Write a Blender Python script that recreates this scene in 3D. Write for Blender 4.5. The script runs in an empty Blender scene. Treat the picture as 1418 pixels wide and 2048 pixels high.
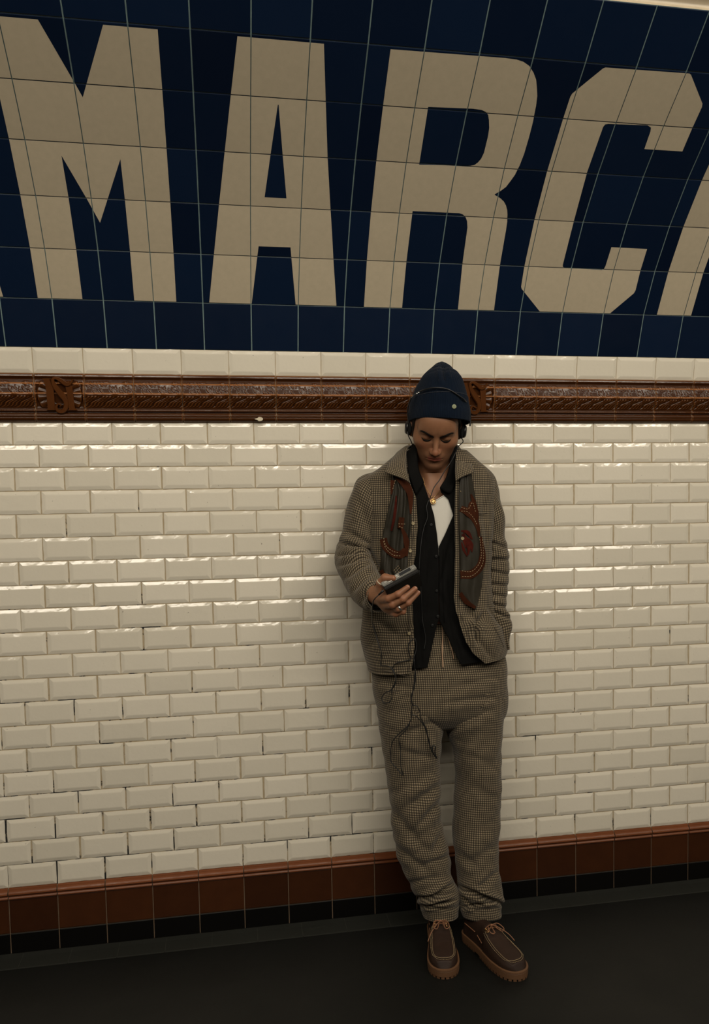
import bpy, bmesh, math, random
import numpy as np
from mathutils import Vector, Matrix, geometry
random.seed(7); RNG = np.random.RandomState(11)
S = bpy.context.scene
COL = S.collection

# ---------------------------------------------------------------- camera, world, lights, exposure
FPX = 1622.43
PP = (750.57, 1124.02)
CAMP = np.array([0.0, -2.767, 1.433])
RGT = np.array([0.98345683, -0.18016185, -0.01882481])
UPV = np.array([0.02953703, 0.056962, 0.99793932])
FWD = np.array([0.1787183, 0.98198627, -0.06134112])
cam_d = bpy.data.cameras.new('camera'); cam = bpy.data.objects.new('camera', cam_d); COL.objects.link(cam)
cam_d.sensor_fit = 'HORIZONTAL'; cam_d.sensor_width = 36.0; cam_d.lens = FPX / 1418 * 36
cam_d.shift_x = -(PP[0] - 709) / 1418; cam_d.shift_y = (PP[1] - 1024) / 1418
cam_d.clip_start = 0.05
m = Matrix(((RGT[0], UPV[0], -FWD[0], CAMP[0]), (RGT[1], UPV[1], -FWD[1], CAMP[1]), (RGT[2], UPV[2], -FWD[2], CAMP[2]), (0, 0, 0, 1)))
cam.matrix_world = m
S.camera = cam
S.view_settings.view_transform = 'Standard'; S.view_settings.look = 'None'
S.view_settings.gamma = 1; S.view_settings.use_curve_mapping = False
S.view_settings.exposure = 0.0
W = bpy.data.worlds.new('world'); S.world = W; W.use_nodes = True
W.node_tree.nodes['Background'].inputs[0].default_value = (1.0, 0.86, 0.68, 1)
W.node_tree.nodes['Background'].inputs[1].default_value = 0.05

def area(name, loc, target, sx, sy, power, col=(1, .86, .66)):
    d = bpy.data.lights.new(name, 'AREA'); d.shape = 'RECTANGLE'; d.size = sx; d.size_y = sy; d.energy = power; d.color = col
    o = bpy.data.objects.new(name, d); COL.objects.link(o); o.location = loc
    o.rotation_euler = (Vector(target) - Vector(loc)).to_track_quat('-Z', 'Y').to_euler()
    return o
WARM = (1, .905, .76)
LAMPS = [(-2.7, 30), (-0.9, 34), (0.9, 34), (2.7, 36), (4.5, 34)]
for lx, pw in LAMPS:
    area('lamp_light', (lx, -2.55, 3.72), (lx, -0.1, 1.2), 1.5, .12, pw * .78, WARM)
area('platform_light', (0.8, -3.7, 3.15), (0.8, 0, 1.7), 6.0, .40, 94, WARM)

def atY(px, py, Y):
    "the point at depth Y seen at a photo position"
    d = FWD + RGT * (px - PP[0]) / FPX - UPV * (py - PP[1]) / FPX
    return CAMP + d * (Y - CAMP[1]) / d[1]

# ---------------------------------------------------------------- helpers
def link(name, me, parent=None, mat=None, smooth=False):
    o = bpy.data.objects.new(name, me); COL.objects.link(o)
    if mat is not None:
        for mm in (mat if isinstance(mat, (list, tuple)) else [mat]): me.materials.append(mm)
    if smooth: me.polygons.foreach_set('use_smooth', [True] * len(me.polygons))
    if parent is not None: o.parent = parent
    return o
def pydata(name, V, F, parent=None, mat=None, smooth=False, mi=None, uv=None):
    me = bpy.data.meshes.new(name)
    me.from_pydata([tuple(map(float, v)) for v in V], [], F)
    if mi is not None: me.polygons.foreach_set('material_index', mi)
    if uv is not None:
        l = me.uv_layers.new(name='UVMap')
        vi = np.zeros(len(me.loops), int); me.loops.foreach_get('vertex_index', vi)
        l.data.foreach_set('uv', np.asarray(uv, float)[vi].ravel())
    me.update()
    return link(name, me, parent, mat, smooth)
def tag(o, label=None, cat=None, group=None, kind=None):
    if label: o['label'] = label
    if cat: o['category'] = cat
    if group: o['group'] = group
    if kind: o['kind'] = kind
    return o
def empty(name, loc):
    o = bpy.data.objects.new(name, None); COL.objects.link(o); o.location = loc; o.empty_display_size = .05; return o

class N:
    "small node-tree builder"
    def __init__(s, name):
        s.m = bpy.data.materials.new(name); s.m.use_nodes = True; s.t = s.m.node_tree; s.b = s.t.nodes['Principled BSDF']
    def n(s, typ, **kw):
        x = s.t.nodes.new(typ)
        for k, v in kw.items(): setattr(x, k, v)
        return x
    def l(s, a, b): s.t.links.new(a, b)
    def setp(s, **kw):
        for k, v in kw.items(): s.b.inputs[k.replace('_', ' ')].default_value = v
    def coord(s, out='Object', scale=None, rot=None):
        c = s.n('ShaderNodeTexCoord').outputs[out]
        if scale is None and rot is None: return c
        mp = s.n('ShaderNodeMapping'); s.l(c, mp.inputs[0])
        if scale: mp.inputs['Scale'].default_value = scale
        if rot: mp.inputs['Rotation'].default_value = rot
        return mp.outputs[0]
    def noise(s, vec, scale, detail=3, rough=.5, out='Fac'):
        x = s.n('ShaderNodeTexNoise'); s.l(vec, x.inputs['Vector']); x.inputs['Scale'].default_value = scale
        x.inputs['Detail'].default_value = detail; x.inputs['Roughness'].default_value = rough; return x.outputs[out]
    def ramp(s, fac, pts):
        x = s.n('ShaderNodeValToRGB'); s.l(fac, x.inputs[0]); e = x.color_ramp.elements
        while len(e) < len(pts): e.new(.5)
        for i, (p_, c) in enumerate(pts): e[i].position = p_; e[i].color = tuple(c) + (1,) if len(c) == 3 else c
        return x.outputs[0]
    def mix(s, fac, a, b, typ='MIX'):
        x = s.n('ShaderNodeMix', data_type='RGBA', blend_type=typ)
        for sock, v in ((x.inputs[0], fac), (x.inputs[6], a), (x.inputs[7], b)):
            if hasattr(v, 'links') or isinstance(v, bpy.types.NodeSocket): s.l(v, sock)
            else: sock.default_value = v if isinstance(v, (int, float)) else (tuple(v) + (1,) if len(v) == 3 else v)
        return x.outputs[2]
    def math(s, op, a, b=0.0):
        x = s.n('ShaderNodeMath', operation=op)
        for sock, v in ((x.inputs[0], a), (x.inputs[1], b)):
            if isinstance(v, bpy.types.NodeSocket): s.l(v, sock)
            else: sock.default_value = v
        return x.outputs[0]
    def base(s, c):
        if isinstance(c, bpy.types.NodeSocket): s.l(c, s.b.inputs['Base Color'])
        else: s.b.inputs['Base Color'].default_value = tuple(c) + (1,)
    def rough(s, r):
        if isinstance(r, bpy.types.NodeSocket): s.l(r, s.b.inputs['Roughness'])
        else: s.b.inputs['Roughness'].default_value = r
    def bump(s, h, strength=.3, dist=.002):
        x = s.n('ShaderNodeBump'); s.l(h, x.inputs['Height']); x.inputs['Strength'].default_value = strength; x.inputs['Distance'].default_value = dist
        s.l(x.outputs[0], s.b.inputs['Normal'])
def srgb(r, g, b):
    return tuple(((c / 255) / 12.92 if c / 255 <= .04045 else ((c / 255 + .055) / 1.055) ** 2.4) for c in (r, g, b))
def simple(name, col, rough=.6, metallic=0, spec=.5, bump=None, var=0):
    k = N(name); k.rough(rough); k.setp(Metallic=metallic, Specular_IOR_Level=spec)
    if var:
        nz = k.noise(k.coord(), 60, 4); k.base(k.mix(nz, tuple(c * (1 - var) for c in col), tuple(min(1, c * (1 + var)) for c in col)))
    else: k.base(col)
    if bump: k.bump(k.noise(k.coord(), bump[0], 3), bump[1], bump[2])
    return k.m

# ---------------------------------------------------------------- wall materials
def mat_white_tile():
    k = N('white_glazed_tile'); c = k.coord()
    at = k.n('ShaderNodeAttribute', attribute_name='tone')
    nz = k.noise(c, 3.0, 3)
    a = k.mix(at.outputs['Fac'], (.68, .635, .53), (.77, .72, .61))
    a = k.mix(k.math('MULTIPLY', nz, .35), a, (.69, .635, .52))
    # specks and chips
    sp = k.noise(c, 95, 2, .6)
    a = k.mix(k.ramp(sp, [(.76, (0, 0, 0)), (.79, (1, 1, 1))]), a, (.2, .17, .13))
    k.base(a); k.rough(.10); k.setp(Specular_IOR_Level=.6)
    k.bump(k.noise(c, 22, 3, .55), .28, .004)
    return k.m
def mat_grout():
    k = N('old_tile_grout'); c = k.coord()
    sep = k.n('ShaderNodeSeparateXYZ'); k.l(c, sep.inputs[0])
    low = k.math('MULTIPLY', k.math('SUBTRACT', 1.15, sep.outputs[2]), .10)
    left = k.math('MULTIPLY', k.math('SUBTRACT', .9, sep.outputs[0]), .035)
    nz = k.noise(c, 9, 6, .72)
    v = k.math('ADD', nz, k.math('ADD', low, left))
    f = k.ramp(v, [(.615, (0, 0, 0)), (.66, (1, 1, 1))])
    b = k.mix(k.noise(c, 40, 3), (.34, .265, .16), (.50, .42, .29))
    k.base(k.mix(f, b, (.012, .012, .012))); k.rough(.9)
    k.bump(k.noise(c, 120, 4), .5, .003)
    return k.m
def mat_blue():
    k = N('navy_glazed_tile'); c = k.coord()
    at = k.n('ShaderNodeAttribute', attribute_name='tone')
    a = k.mix(at.outputs['Fac'], (.0018, .0066, .0210), (.0038, .0122, .036))
    k.base(a); k.rough(k.math('ADD', k.math('MULTIPLY', k.noise(c, 25, 4), .15), .32)); k.setp(Specular_IOR_Level=.18)
    k.bump(k.noise(c, 9, 2), .15, .004)
    return k.m
def mat_brown(name, c0, c1, rough=.15, bs=.3, edge=False):
    k = N(name); c = k.coord()
    at = k.n('ShaderNodeAttribute', attribute_name='tone')
    a = k.mix(k.noise(c, 18, 4, .6), c0, c1)
    a = k.mix(k.math('MULTIPLY', at.outputs['Fac'], .6), a, tuple(x * .35 for x in c0))
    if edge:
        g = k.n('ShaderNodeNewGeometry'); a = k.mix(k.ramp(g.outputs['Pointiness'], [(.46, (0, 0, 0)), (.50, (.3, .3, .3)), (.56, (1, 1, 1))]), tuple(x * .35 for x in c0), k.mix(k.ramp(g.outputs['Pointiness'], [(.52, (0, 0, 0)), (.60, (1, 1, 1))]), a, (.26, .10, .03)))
    k.base(a); k.rough(rough); k.setp(Specular_IOR_Level=.3)
    k.bump(k.noise(c, 30, 3), bs, .003)
    return k.m
M_WT = mat_white_tile(); M_GR = mat_grout(); M_BL = mat_blue()
M_LET = simple('cream_letter_glaze', (.47, .405, .295), .42, var=.08, spec=.35)
M_BG = simple('pale_blue_grout', (.17, .25, .25), .9, var=.25)
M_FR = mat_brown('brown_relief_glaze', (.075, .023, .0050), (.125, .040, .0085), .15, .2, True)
M_MO = mat_brown('brown_emblem_glaze', (.060, .019, .0045), (.10, .032, .007), .22, .2)
M_BR = mat_brown('brown_base_tile', (.040, .012, .004), (.070, .022, .0065), .3)
M_BM = mat_brown('brown_base_moulding', (.15, .048, .018), (.21, .07, .028), .22)
M_BK = simple('black_base_tile', (.0018, .0015, .0012), .4, spec=.25)
M_BGR = simple('brown_grout', (.16, .11, .07), .9, var=.3)
M_CRT = simple('cream_moulding_glaze', (.50, .42, .30), .3, var=.1)

X0 = -.586; MOD = .152
ZR = np.interp(range(21), [0, 2, 4, 8, 12, 16, 20], [1.7399, 1.596, 1.4463, 1.1423, .8381, .5317, .2258])  # row lines, from the frieze down
BLUE = [(-.0333, 1.9704), (-.0814, 2.1094), (-.1581, 2.2383), (-.2510, 2.3571), (-.3574, 2.4655), (-.4756, 2.5660), (-.5978, 2.6591), (-.7087, 2.7585)]
K0, K1 = -20, 38

class MB:
    def __init__(s): s.V = []; s.F = []; s.mi = []; s.tone = []
    def add(s, V, F, mi=0, tone=0.5):
        b = len(s.V); s.V.extend([tuple(v) for v in V]); s.F.extend([tuple(b + i for i in f) for f in F]); s.mi.extend([mi] * len(F)); s.tone.extend([tone] * len(V))
    def build(s, name, mats, parent=None, smooth=False):
        o = pydata(name, s.V, s.F, parent, mats, smooth, s.mi)
        a = o.data.attributes.new('tone', 'FLOAT', 'POINT'); a.data.foreach_set('value', s.tone)
        return o

def bevel_tile(mb, x0, x1, A, B, gx, gz, mi, jit=.0004, inset=(.0105, .0135), hs=(.0014, .0044, .0048), tilt=.0009):
    "one bevelled tile between the section points A (low) and B (high), each (y, z)"
    A = np.array(A, float); B = np.array(B, float); t = B - A; L = np.linalg.norm(t); t /= L; nrm = np.array([-t[1], t[0]])
    w = x1 - x0 - 2 * gx; h = L - 2 * gz
    hl, hs_ = 9, 4
    def ring(ins, height, j):
        pts = []
        for i in range(hl): pts.append((ins + (w - 2 * ins) * i / hl, ins))
        for i in range(hs_): pts.append((w - ins, ins + (h - 2 * ins) * i / hs_))
        for i in range(hl): pts.append((w - ins - (w - 2 * ins) * i / hl, h - ins))
        for i in range(hs_): pts.append((ins, h - ins - (h - 2 * ins) * i / hs_))
        o = []
        for (u, v) in pts:
            if j: u += random.gauss(0, j); v += random.gauss(0, j)
            q = A + t * (gz + v) + nrm * (height + ta * (u - w / 2) + tb * (v - h / 2))
            o.append((x0 + gx + u, q[0], q[1]))
        return o
    ta = random.gauss(0, tilt * 6); tb = random.gauss(0, tilt * 8)
    R = [ring(0, -.001, 0), ring(.0003, hs[0], jit), ring(inset[0], hs[1], 0), ring(inset[1], hs[2], 0)]
    n = len(R[0]); V = sum(R, []); F = []
    for k in range(3):
        for i in range(n): F.append((k * n + i, k * n + (i + 1) % n, (k + 1) * n + (i + 1) % n, (k + 1) * n + i))
    F.append(tuple(3 * n + i for i in range(n)))
    mb.add(V, F, mi, random.random())

# lower wall: white bevelled tiles in running bond + the single row above the frieze
wb = MB()
for r in range(20):
    zt, zb = ZR[r], ZR[r + 1]
    off = .5 if r % 2 == 0 else 0
    for k in range(K0, K1):
        x = X0 + MOD * (k + off)
        bevel_tile(wb, x + random.gauss(0, .0006), x + MOD + random.gauss(0, .0006), (0, zb), (0, zt), random.uniform(.0010, .0028), random.uniform(.0009, .0018), 0)
for k in range(K0, K1):
    x = X0 + MOD * k
    bevel_tile(wb, x, x + MOD, (-.0229, 1.8912), (-.0333, 1.9704), .001, .0007, 0)
xa, xb = X0 + MOD * K0, X0 + MOD * K1
wb.add([(xa, 0, .15), (xb, 0, .15), (xb, 0, 1.7399), (xa, 0, 1.7399), (xb, -.0229, 1.8912), (xa, -.0229, 1.8912), (xb, -.0333, 1.9704), (xa, -.0333, 1.9704)],
       [(0, 1, 2, 3), (3, 2, 4, 5), (5, 4, 6, 7)], 1)
wall = wb.build('wall_back', [M_WT, M_GR]); tag(wall, kind='structure')
wall['label'] = 'wall of white bevelled metro tiles with worn grout'

# upper vault continues above the name panel, over the platform
vault = MB()
pr = [(-.7087, 2.7585), (-.722, 2.768), (-.735, 2.802), (-.75, 2.83)]
mb = MB()
def strip(mb, prof, mi=0, tone=.2, x0=None, x1=None):
    V = []; F = []
    for (y, z) in prof: V += [(x0 if x0 is not None else xa, y, z), (x1 if x1 is not None else xb, y, z)]
    for i in range(len(prof) - 1): F.append((2 * i, 2 * i + 1, 2 * i + 3, 2 * i + 2))
    mb.add(V, F, mi, tone)
strip(mb, [(-.7087, 2.7585), (-.700, 2.772), (-.712, 2.784), (-.735, 2.79), (-.75, 2.80), (-.78, 2.835), (-.80, 2.86), (-.83, 2.875), (-.85, 2.90)])
tr = mb.build('trim_3', [M_CRT], smooth=True); tag(tr, kind='structure')
cv = MB()
th = np.linspace(0, 1, 24)
cp = [(-.85, 2.90)]
for q in np.linspace(.08, 1, 26):
    a_ = q * math.pi / 2
    cp.append((-.85 - 3.2 * math.sin(a_) , 2.90 + 1.5 * (1 - math.cos(a_)) * .0 + 1.5 * math.sin(a_) ** .9 * (1 - .12 * q)))
strip(cv, cp)
ce = cv.build('ceiling', [simple('white_vault_tile', (.55, .5, .42), .35, var=.05)], smooth=True); tag(ce, kind='structure')

# ---------------------------------------------------------------- name panel: navy tiles with cream letters
bp = MB()
for i in range(7):
    A, B = np.array(BLUE[i]), np.array(BLUE[i + 1])
    for k in range(K0, K1):
        x = X0 + MOD * (k + .5) ; t = B - A; L = np.linalg.norm(t); t = t / L; nr = np.array([-t[1], t[0]])
        g = .0013; lo = A + t * g; hi = B - t * g; ta = random.gauss(0, .002); tb = random.gauss(0, .002)
        V = []
        for hh, ins in ((-.001, 0), (.0015, 0), (.0022, .0012)):
            for (u, e) in ((0, 0), (1, 0), (1, 1), (0, 1)):
                xx = x + .0019 + ins if u == 0 else x + MOD - .0019 - ins
                q = (lo + t * ins if e == 0 else hi - t * ins) + nr * hh
                V.append((xx, q[0], q[1]))
        F = [(8, 9, 10, 11)]
        for c in range(2):
            for j in range(4): F.append((c * 4 + j, c * 4 + (j + 1) % 4, c * 4 + 4 + (j + 1) % 4, c * 4 + 4 + j))
        bp.add(V, F, 0, random.random())
strip(bp, BLUE, 1)
panel_root = empty('station_name_panel', (X0 + MOD * 6.5, BLUE[0][0], BLUE[0][1]))
tag(panel_root, 'navy blue tiled name panel with giant cream capital letters above the white tiles', 'station sign')
def rel(o, root):
    o.parent = root; o.matrix_parent_inverse = Matrix.Translation(root.location).inverted(); return o
rel(bp.build('tile_field', [M_BL, M_BG]), panel_root)

def clip(poly, ax, v, keep_less):
    out = []
    for i in range(len(poly)):
        a, b = poly[i], poly[(i + 1) % len(poly)]
        ia = (a[ax] <= v) if keep_less else (a[ax] >= v); ib = (b[ax] <= v) if keep_less else (b[ax] >= v)
        if ia: out.append(a)
        if ia != ib:
            s = (v - a[ax]) / (b[ax] - a[ax]); out.append((a[0] + s * (b[0] - a[0]), a[1] + s * (b[1] - a[1])))
    return out
def panel_pt(k, t, h=.0026):
    i = min(6, max(0, int(math.floor(t)))); A, B = np.array(BLUE[i]), np.array(BLUE[i + 1])
    d = B - A; nr = np.array([-d[1], d[0]]) / np.linalg.norm(d); q = A + d * (t - i) + nr * h
    return (X0 + MOD * k, q[0], q[1])
def letter(outline, holes=(), label=''):
    polys = [[Vector((a, b, 0)) for a, b in outline]] + [[Vector((a, b, 0)) for a, b in h] for h in holes]
    flat = [tuple(v[:2]) for pl in polys for v in pl]
    tris = geometry.tessellate_polygon(polys)
    mb = MB(); g = .0085
    for tri in tris:
        T = [flat[i] for i in tri]
        if (T[1][0] - T[0][0]) * (T[2][1] - T[0][1]) - (T[1][1] - T[0][1]) * (T[2][0] - T[0][0]) < 0: T.reverse()
        kx0 = math.floor(min(p[0] for p in T) - .5); kx1 = math.ceil(max(p[0] for p in T) + .5)
        for r in range(0, 7):
            for kk in range(kx0, kx1):
                P = clip(clip(clip(clip(T, 0, kk + .5 + g, False), 0, kk + 1.5 - g, True), 1, r + g, False), 1, r + 1 - g, True)
                if len(P) >= 3: mb.add([panel_pt(a, min(max(b, r + 1e-6), r + 1 - 1e-6)) for a, b in P], [tuple(range(len(P)))])
    o = rel(mb.build('letter', [M_LET]), panel_root); o['label'] = label
    sm = o.modifiers.new('weld', 'WELD'); sm.merge_threshold = .0001
    return o
LA = [(4.274, 5.949), (5.735, 5.946), (5.96, 4.0), (6.14, 2.6), (6.32, 1.019), (5.442, 1.020), (5.31, 2.212), (4.661, 2.208), (4.513, 1.015), (3.631, 1.015), (3.84, 2.6), (4.05, 4.2)]
LAh = [(4.985, 4.885), (4.999, 4.885), (5.202, 3.185), (4.774, 3.184)]
LM = [(.240, 5.945), (1.104, 5.945), (1.612, 4.78), (2.111, 5.95), (2.975, 5.95), (2.966, 3.994), (2.959, 1.013), (2.115, 1.013), (2.12, 3.757), (1.608, 2.543), (1.085, 3.757), (1.094, 1.013), (.232, 1.013), (.228, 2.993)]
LR = [(6.899, 5.95), (8.975, 5.965), (9.2, 5.955), (9.329, 5.93), (9.46, 5.87), (9.571, 5.768), (9.66, 5.65), (9.713, 5.526), (9.77, 5.37), (9.80, 5.205), (9.83, 4.9), (9.834, 4.603), (9.825, 4.3), (9.798, 4.074), (9.75, 3.89), (9.687, 3.762), (9.62, 3.64), (9.524, 3.553), (9.416, 3.481), (9.43, 3.465), (9.559, 3.406), (9.65, 3.34), (9.711, 3.263), (9.76, 3.17), (9.788, 3.076), (9.815, 2.93), (9.825, 2.773), (9.87, 1.012), (9.037, 1.008), (9.001, 2.039), (8.98, 2.774), (8.95, 2.9), (8.907, 2.977), (8.84, 3.035), (8.753, 3.06), (7.769, 3.056), (7.769, 1.012), (6.923, 1.012)]
LRh = [(7.748, 5.035), (8.6, 5.06), (8.77, 5.05), (8.862, 5.02), (8.92, 4.97), (8.958, 4.883), (9.0, 4.74), (9.014, 4.587), (9.01, 4.277), (8.98, 4.16), (8.927, 4.078), (8.87, 4.03), (8.791, 4.01), (7.762, 3.973)]
LC = [(10.902, 5.95), (12.57, 5.969), (12.61, 5.95), (12.64, 5.92), (13.096, 5.46), (13.115, 5.40), (13.111, 4.546), (12.283, 4.543), (12.27, 4.88), (12.25, 4.95), (12.162, 4.988), (11.349, 4.963), (11.29, 4.95), (11.265, 4.90), (11.25, 4.047), (11.279, 2.99), (11.276, 2.06), (11.29, 2.02), (11.33, 2.0), (12.219, 1.982), (12.26, 2.01), (12.278, 2.079), (12.291, 2.494), (13.136, 2.487), (13.14, 1.56), (13.118, 1.49), (12.657, 1.017), (10.951, 1.015), (10.43, 1.51), (10.41, 1.56), (10.404, 1.971), (10.402, 4.0), (10.413, 5.40), (10.43, 5.46), (10.86, 5.93)]
LK = [(13.81, 5.95), (14.68, 5.95), (14.68, 4.1), (15.75, 5.95), (16.75, 5.95), (15.5, 3.75), (16.9, 1.013), (15.9, 1.013), (14.95, 3.0), (14.68, 2.55), (14.69, 1.013), (13.823, 1.013)]
sh = lambda P, d: [(a + d, b) for a, b in P]
letter(sh(LA, -6.745), [sh(LAh, -6.745)], 'cream letter A cut off by the left edge')
letter(LM, (), 'cream letter M')
letter(LA, [LAh], 'cream letter A between M and R')
letter(LR, [LRh], 'cream letter R')
letter(LC, (), 'cream letter C with chamfered corners')
letter(LK, (), 'cream letter K cut off by the right edge')

# ---------------------------------------------------------------- brown relief frieze (trim_1)
FZ0, FZ1 = 1.7399, 1.8912
PROF = [(0, .0005), (.015, .006), (.03, .0075), (.055, .009), (.075, .0075), (.10, .0045), (.13, .0045), (.145, .0065), (.20, .0105), (.30, .0165), (.40, .0215), (.43, .0225), (.46, .021), (.55, .0165), (.65, .0115), (.70, .0090), (.72, .0095), (.735, .0135), (.755, .0145), (.775, .0125), (.79, .009), (.805, .010), (.825, .0155), (.86, .0175), (.885, .0165), (.89, .0152), (.90, .0165), (.93, .0165), (.96, .0135), (.975, .010), (.985, .0085), (1, -.001)]
pf = np.array(PROF)
def frieze_tile(mono, seed):
    rs = np.random.RandomState(seed)
    nu, nv = 84, 96
    u = np.linspace(0, 1, nu); v = np.linspace(0, 1, nv)
    v = np.sort(np.concatenate([v, pf[:, 0]])); nv = len(v)
    U, Vv = np.meshgrid(u, v)
    P = np.interp(Vv, pf[:, 0], pf[:, 1])
    Hh = np.zeros_like(P)
    up = np.clip((Vv - .145) / .015, 0, 1) * np.clip((.42 - Vv) / .02, 0, 1)
    dn = np.clip((Vv - .445) / .02, 0, 1) * np.clip((.695 - Vv) / .03, 0, 1)
    # upper: slanted strokes of foliage
    R2 = np.random.RandomState(5)
    acc = np.zeros_like(P)
    for i in range(64):
        cu, cv_ = R2.rand() * 1.1 - .05, .155 + R2.rand() * .25; an = math.radians(R2.uniform(38, 66)); ln = R2.uniform(.015, .045); w = R2.uniform(.007, .012)
        du = (U - cu); dv = (Vv - cv_); a = du * math.cos(an) + dv * math.sin(an); b = -du * math.sin(an) + dv * math.cos(an)
        b = b + 6 * a * a
        acc = np.maximum(acc, np.exp(-(np.maximum(np.abs(a) - ln, 0) / .01) ** 2 - (b / w) ** 2) * R2.uniform(.6, 1))
    Hh += up * acc * .0030
    # lower: overlapping lobed leaves
    vv = np.clip((Vv - .445) / .25, 0, 1)
    s = 3.3 * (U + .34 * vv ** 1.2) - .12 * np.sin(vv * 9)
    fr = s % 1
    leaf = np.sin(np.pi * fr) ** .5 * (1 - .25 * vv)
    vein = .5 + .5 * np.cos(2 * np.pi * (4.2 * fr + .6 * vv))
    Hh += dn * (leaf * .0042 + vein * .0022 - .0030)
    Hh += np.where((Vv > .73) & (Vv < .775), .0008 * np.maximum(0, np.sin(2 * np.pi * 32 * U)) * (np.sin(2 * np.pi * 3 * U) > .1), 0)
    if mono:
        # flat field with two fluted fans
        keep = np.clip((np.abs(U - .5) - .47) / .02, 0, 1); Hh *= keep
        band = np.clip((Vv - .15) / .02, 0, 1) * np.clip((.70 - Vv) / .02, 0, 1)
        flat = .0075
        Pm = P * (1 - band) + flat * band; P = np.where(np.abs(U - .5) < .47, Pm, P)
        dx = (U - .5); dy = (Vv - .43) * .98; rad = np.hypot(dx, dy); ang = np.arctan2(dy, dx)
        fan = np.clip((.46 - rad) / .02, 0, 1) * np.clip((rad - .2) / .03, 0, 1)
        P = P + fan * band * (.003 + .0035 * np.abs(np.sin(ang * 9)))
    P = P + Hh
    # rounded tile edges and the slight unevenness of each tile
    e = np.minimum(U, 1 - U) * MOD; P = np.where(e < .0008, P - .004, P)
    return u, v, P
shp = {False: frieze_tile(False, 1), True: frieze_tile(True, 2)}
fb = MB(); MONO_K = (-9, 0, 9, 18)
for k in range(K0, K1):
    mono = k in MONO_K
    if k < -3 or k > 18: mono = False
    u, v, P = shp[mono]
    if k < -4 or k > 18: u = u[::6]; P = P[:, ::6]
    t = np.array([-.0229 - 0, FZ1 - FZ0]); L = np.linalg.norm(t); t /= L; nr = np.array([-t[1], t[0]])
    x = X0 + MOD * k + .0008 + u * (MOD - .0016)
    jit = random.gauss(0, .0006)
    base_y = 0 + (-.0229) * (1 - v); base_z = FZ1 - (FZ1 - FZ0) * v
    XX = np.broadcast_to(x, P.shape); YY = base_y[:, None] + nr[0] * (P + jit); ZZ = base_z[:, None] + nr[1] * (P + jit)
    V = np.stack([XX.ravel(), YY.ravel(), ZZ.ravel()], 1); nu = len(u); nv = len(v)
    idx = np.arange(nu * nv).reshape(nv, nu)
    F = np.stack([idx[1:, :-1].ravel(), idx[1:, 1:].ravel(), idx[:-1, 1:].ravel(), idx[:-1, :-1].ravel()], 1)
    b = len(fb.V); fb.V.extend(map(tuple, V)); fb.F.extend(map(tuple, (F + b))); fb.mi.extend([0] * len(F)); fb.tone.extend([random.random() * .4] * len(V))
# grout strip behind, following the profile a little below the glaze
gp = [( -.0229 * (1 - a) - max(0, b - .0035), FZ1 - (FZ1 - FZ0) * a) for a, b in PROF]
V = []; F = []
for k in range(K0, K1 + 1): strip(fb, gp[::-1], 1, .2, X0 + MOD * k - .0016, X0 + MOD * k + .0016)
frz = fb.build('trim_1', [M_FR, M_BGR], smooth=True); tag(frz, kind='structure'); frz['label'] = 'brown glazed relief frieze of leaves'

def mono_pt(x, y):   # crop position of the emblem drawing -> tile local u, v
    return ((x - 190) / 955, (y - 75) / 910)
def slab(mb, pts, h0, h1, bev=.0012, xk=0):
    "bevelled relief polygon standing proud of the frieze"
    n = len(pts); c = np.mean(pts, 0); V = []
    P3 = lambda u, v, h: (X0 + MOD * (xk + u), -.0229 * (1 - v) - h, FZ1 - (FZ1 - FZ0) * v)
    for (ins, h) in ((0, h0), (0, h1 - bev), (bev, h1)):
        for i in range(n):
            p = np.array(pts[i]); a = np.array(pts[i - 1]); b = np.array(pts[(i + 1) % n]); sc = np.array([MOD, .151])
            e1 = (p - a) * sc; e2 = (b - p) * sc; e1 /= np.linalg.norm(e1) + 1e-9; e2 /= np.linalg.norm(e2) + 1e-9
            nn = np.array([-(e1[1] + e2[1]), e1[0] + e2[0]]); nn /= np.linalg.norm(nn) + 1e-9
            q = p + nn * ins / sc; V.append(P3(q[0], q[1], h))
    F = []
    for k in range(2):
        for i in range(n): F.append((k * n + i, k * n + n + i, k * n + n + (i + 1) % n, k * n + (i + 1) % n))
    tris = geometry.tessellate_polygon([[Vector((V[2 * n + i][0], V[2 * n + i][2], 0)) for i in range(n)]])
    F += [tuple(2 * n + j for j in t) for t in tris]
    mb.add(V, F, 0, .05)
def ribbon(path, widths, m=40):
    P = np.array([mono_pt(*q) for q in path]); t = np.linspace(0, 1, len(P)); T = np.linspace(0, 1, m)
    def cr(A):
        # catmull-rom
        out = []
        for s in T * (len(A) - 1):
            i = min(int(s), len(A) - 2); f = s - i; p0, p1, p2, p3 = A[max(i - 1, 0)], A[i], A[i + 1], A[min(i + 2, len(A) - 1)]
            out.append(.5 * ((2 * p1) + (-p0 + p2) * f + (2 * p0 - 5 * p1 + 4 * p2 - p3) * f * f + (-p0 + 3 * p1 - 3 * p2 + p3) * f ** 3))
        return np.array(out)
    C = cr(P); w = cr(np.array(widths, float)[:, None])[:, 0] / 955 / 2
    d = np.gradient(C, axis=0); d /= np.linalg.norm(d, axis=1)[:, None]; nn = np.stack([-d[:, 1], d[:, 0]], 1)
    return C, nn, w
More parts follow.
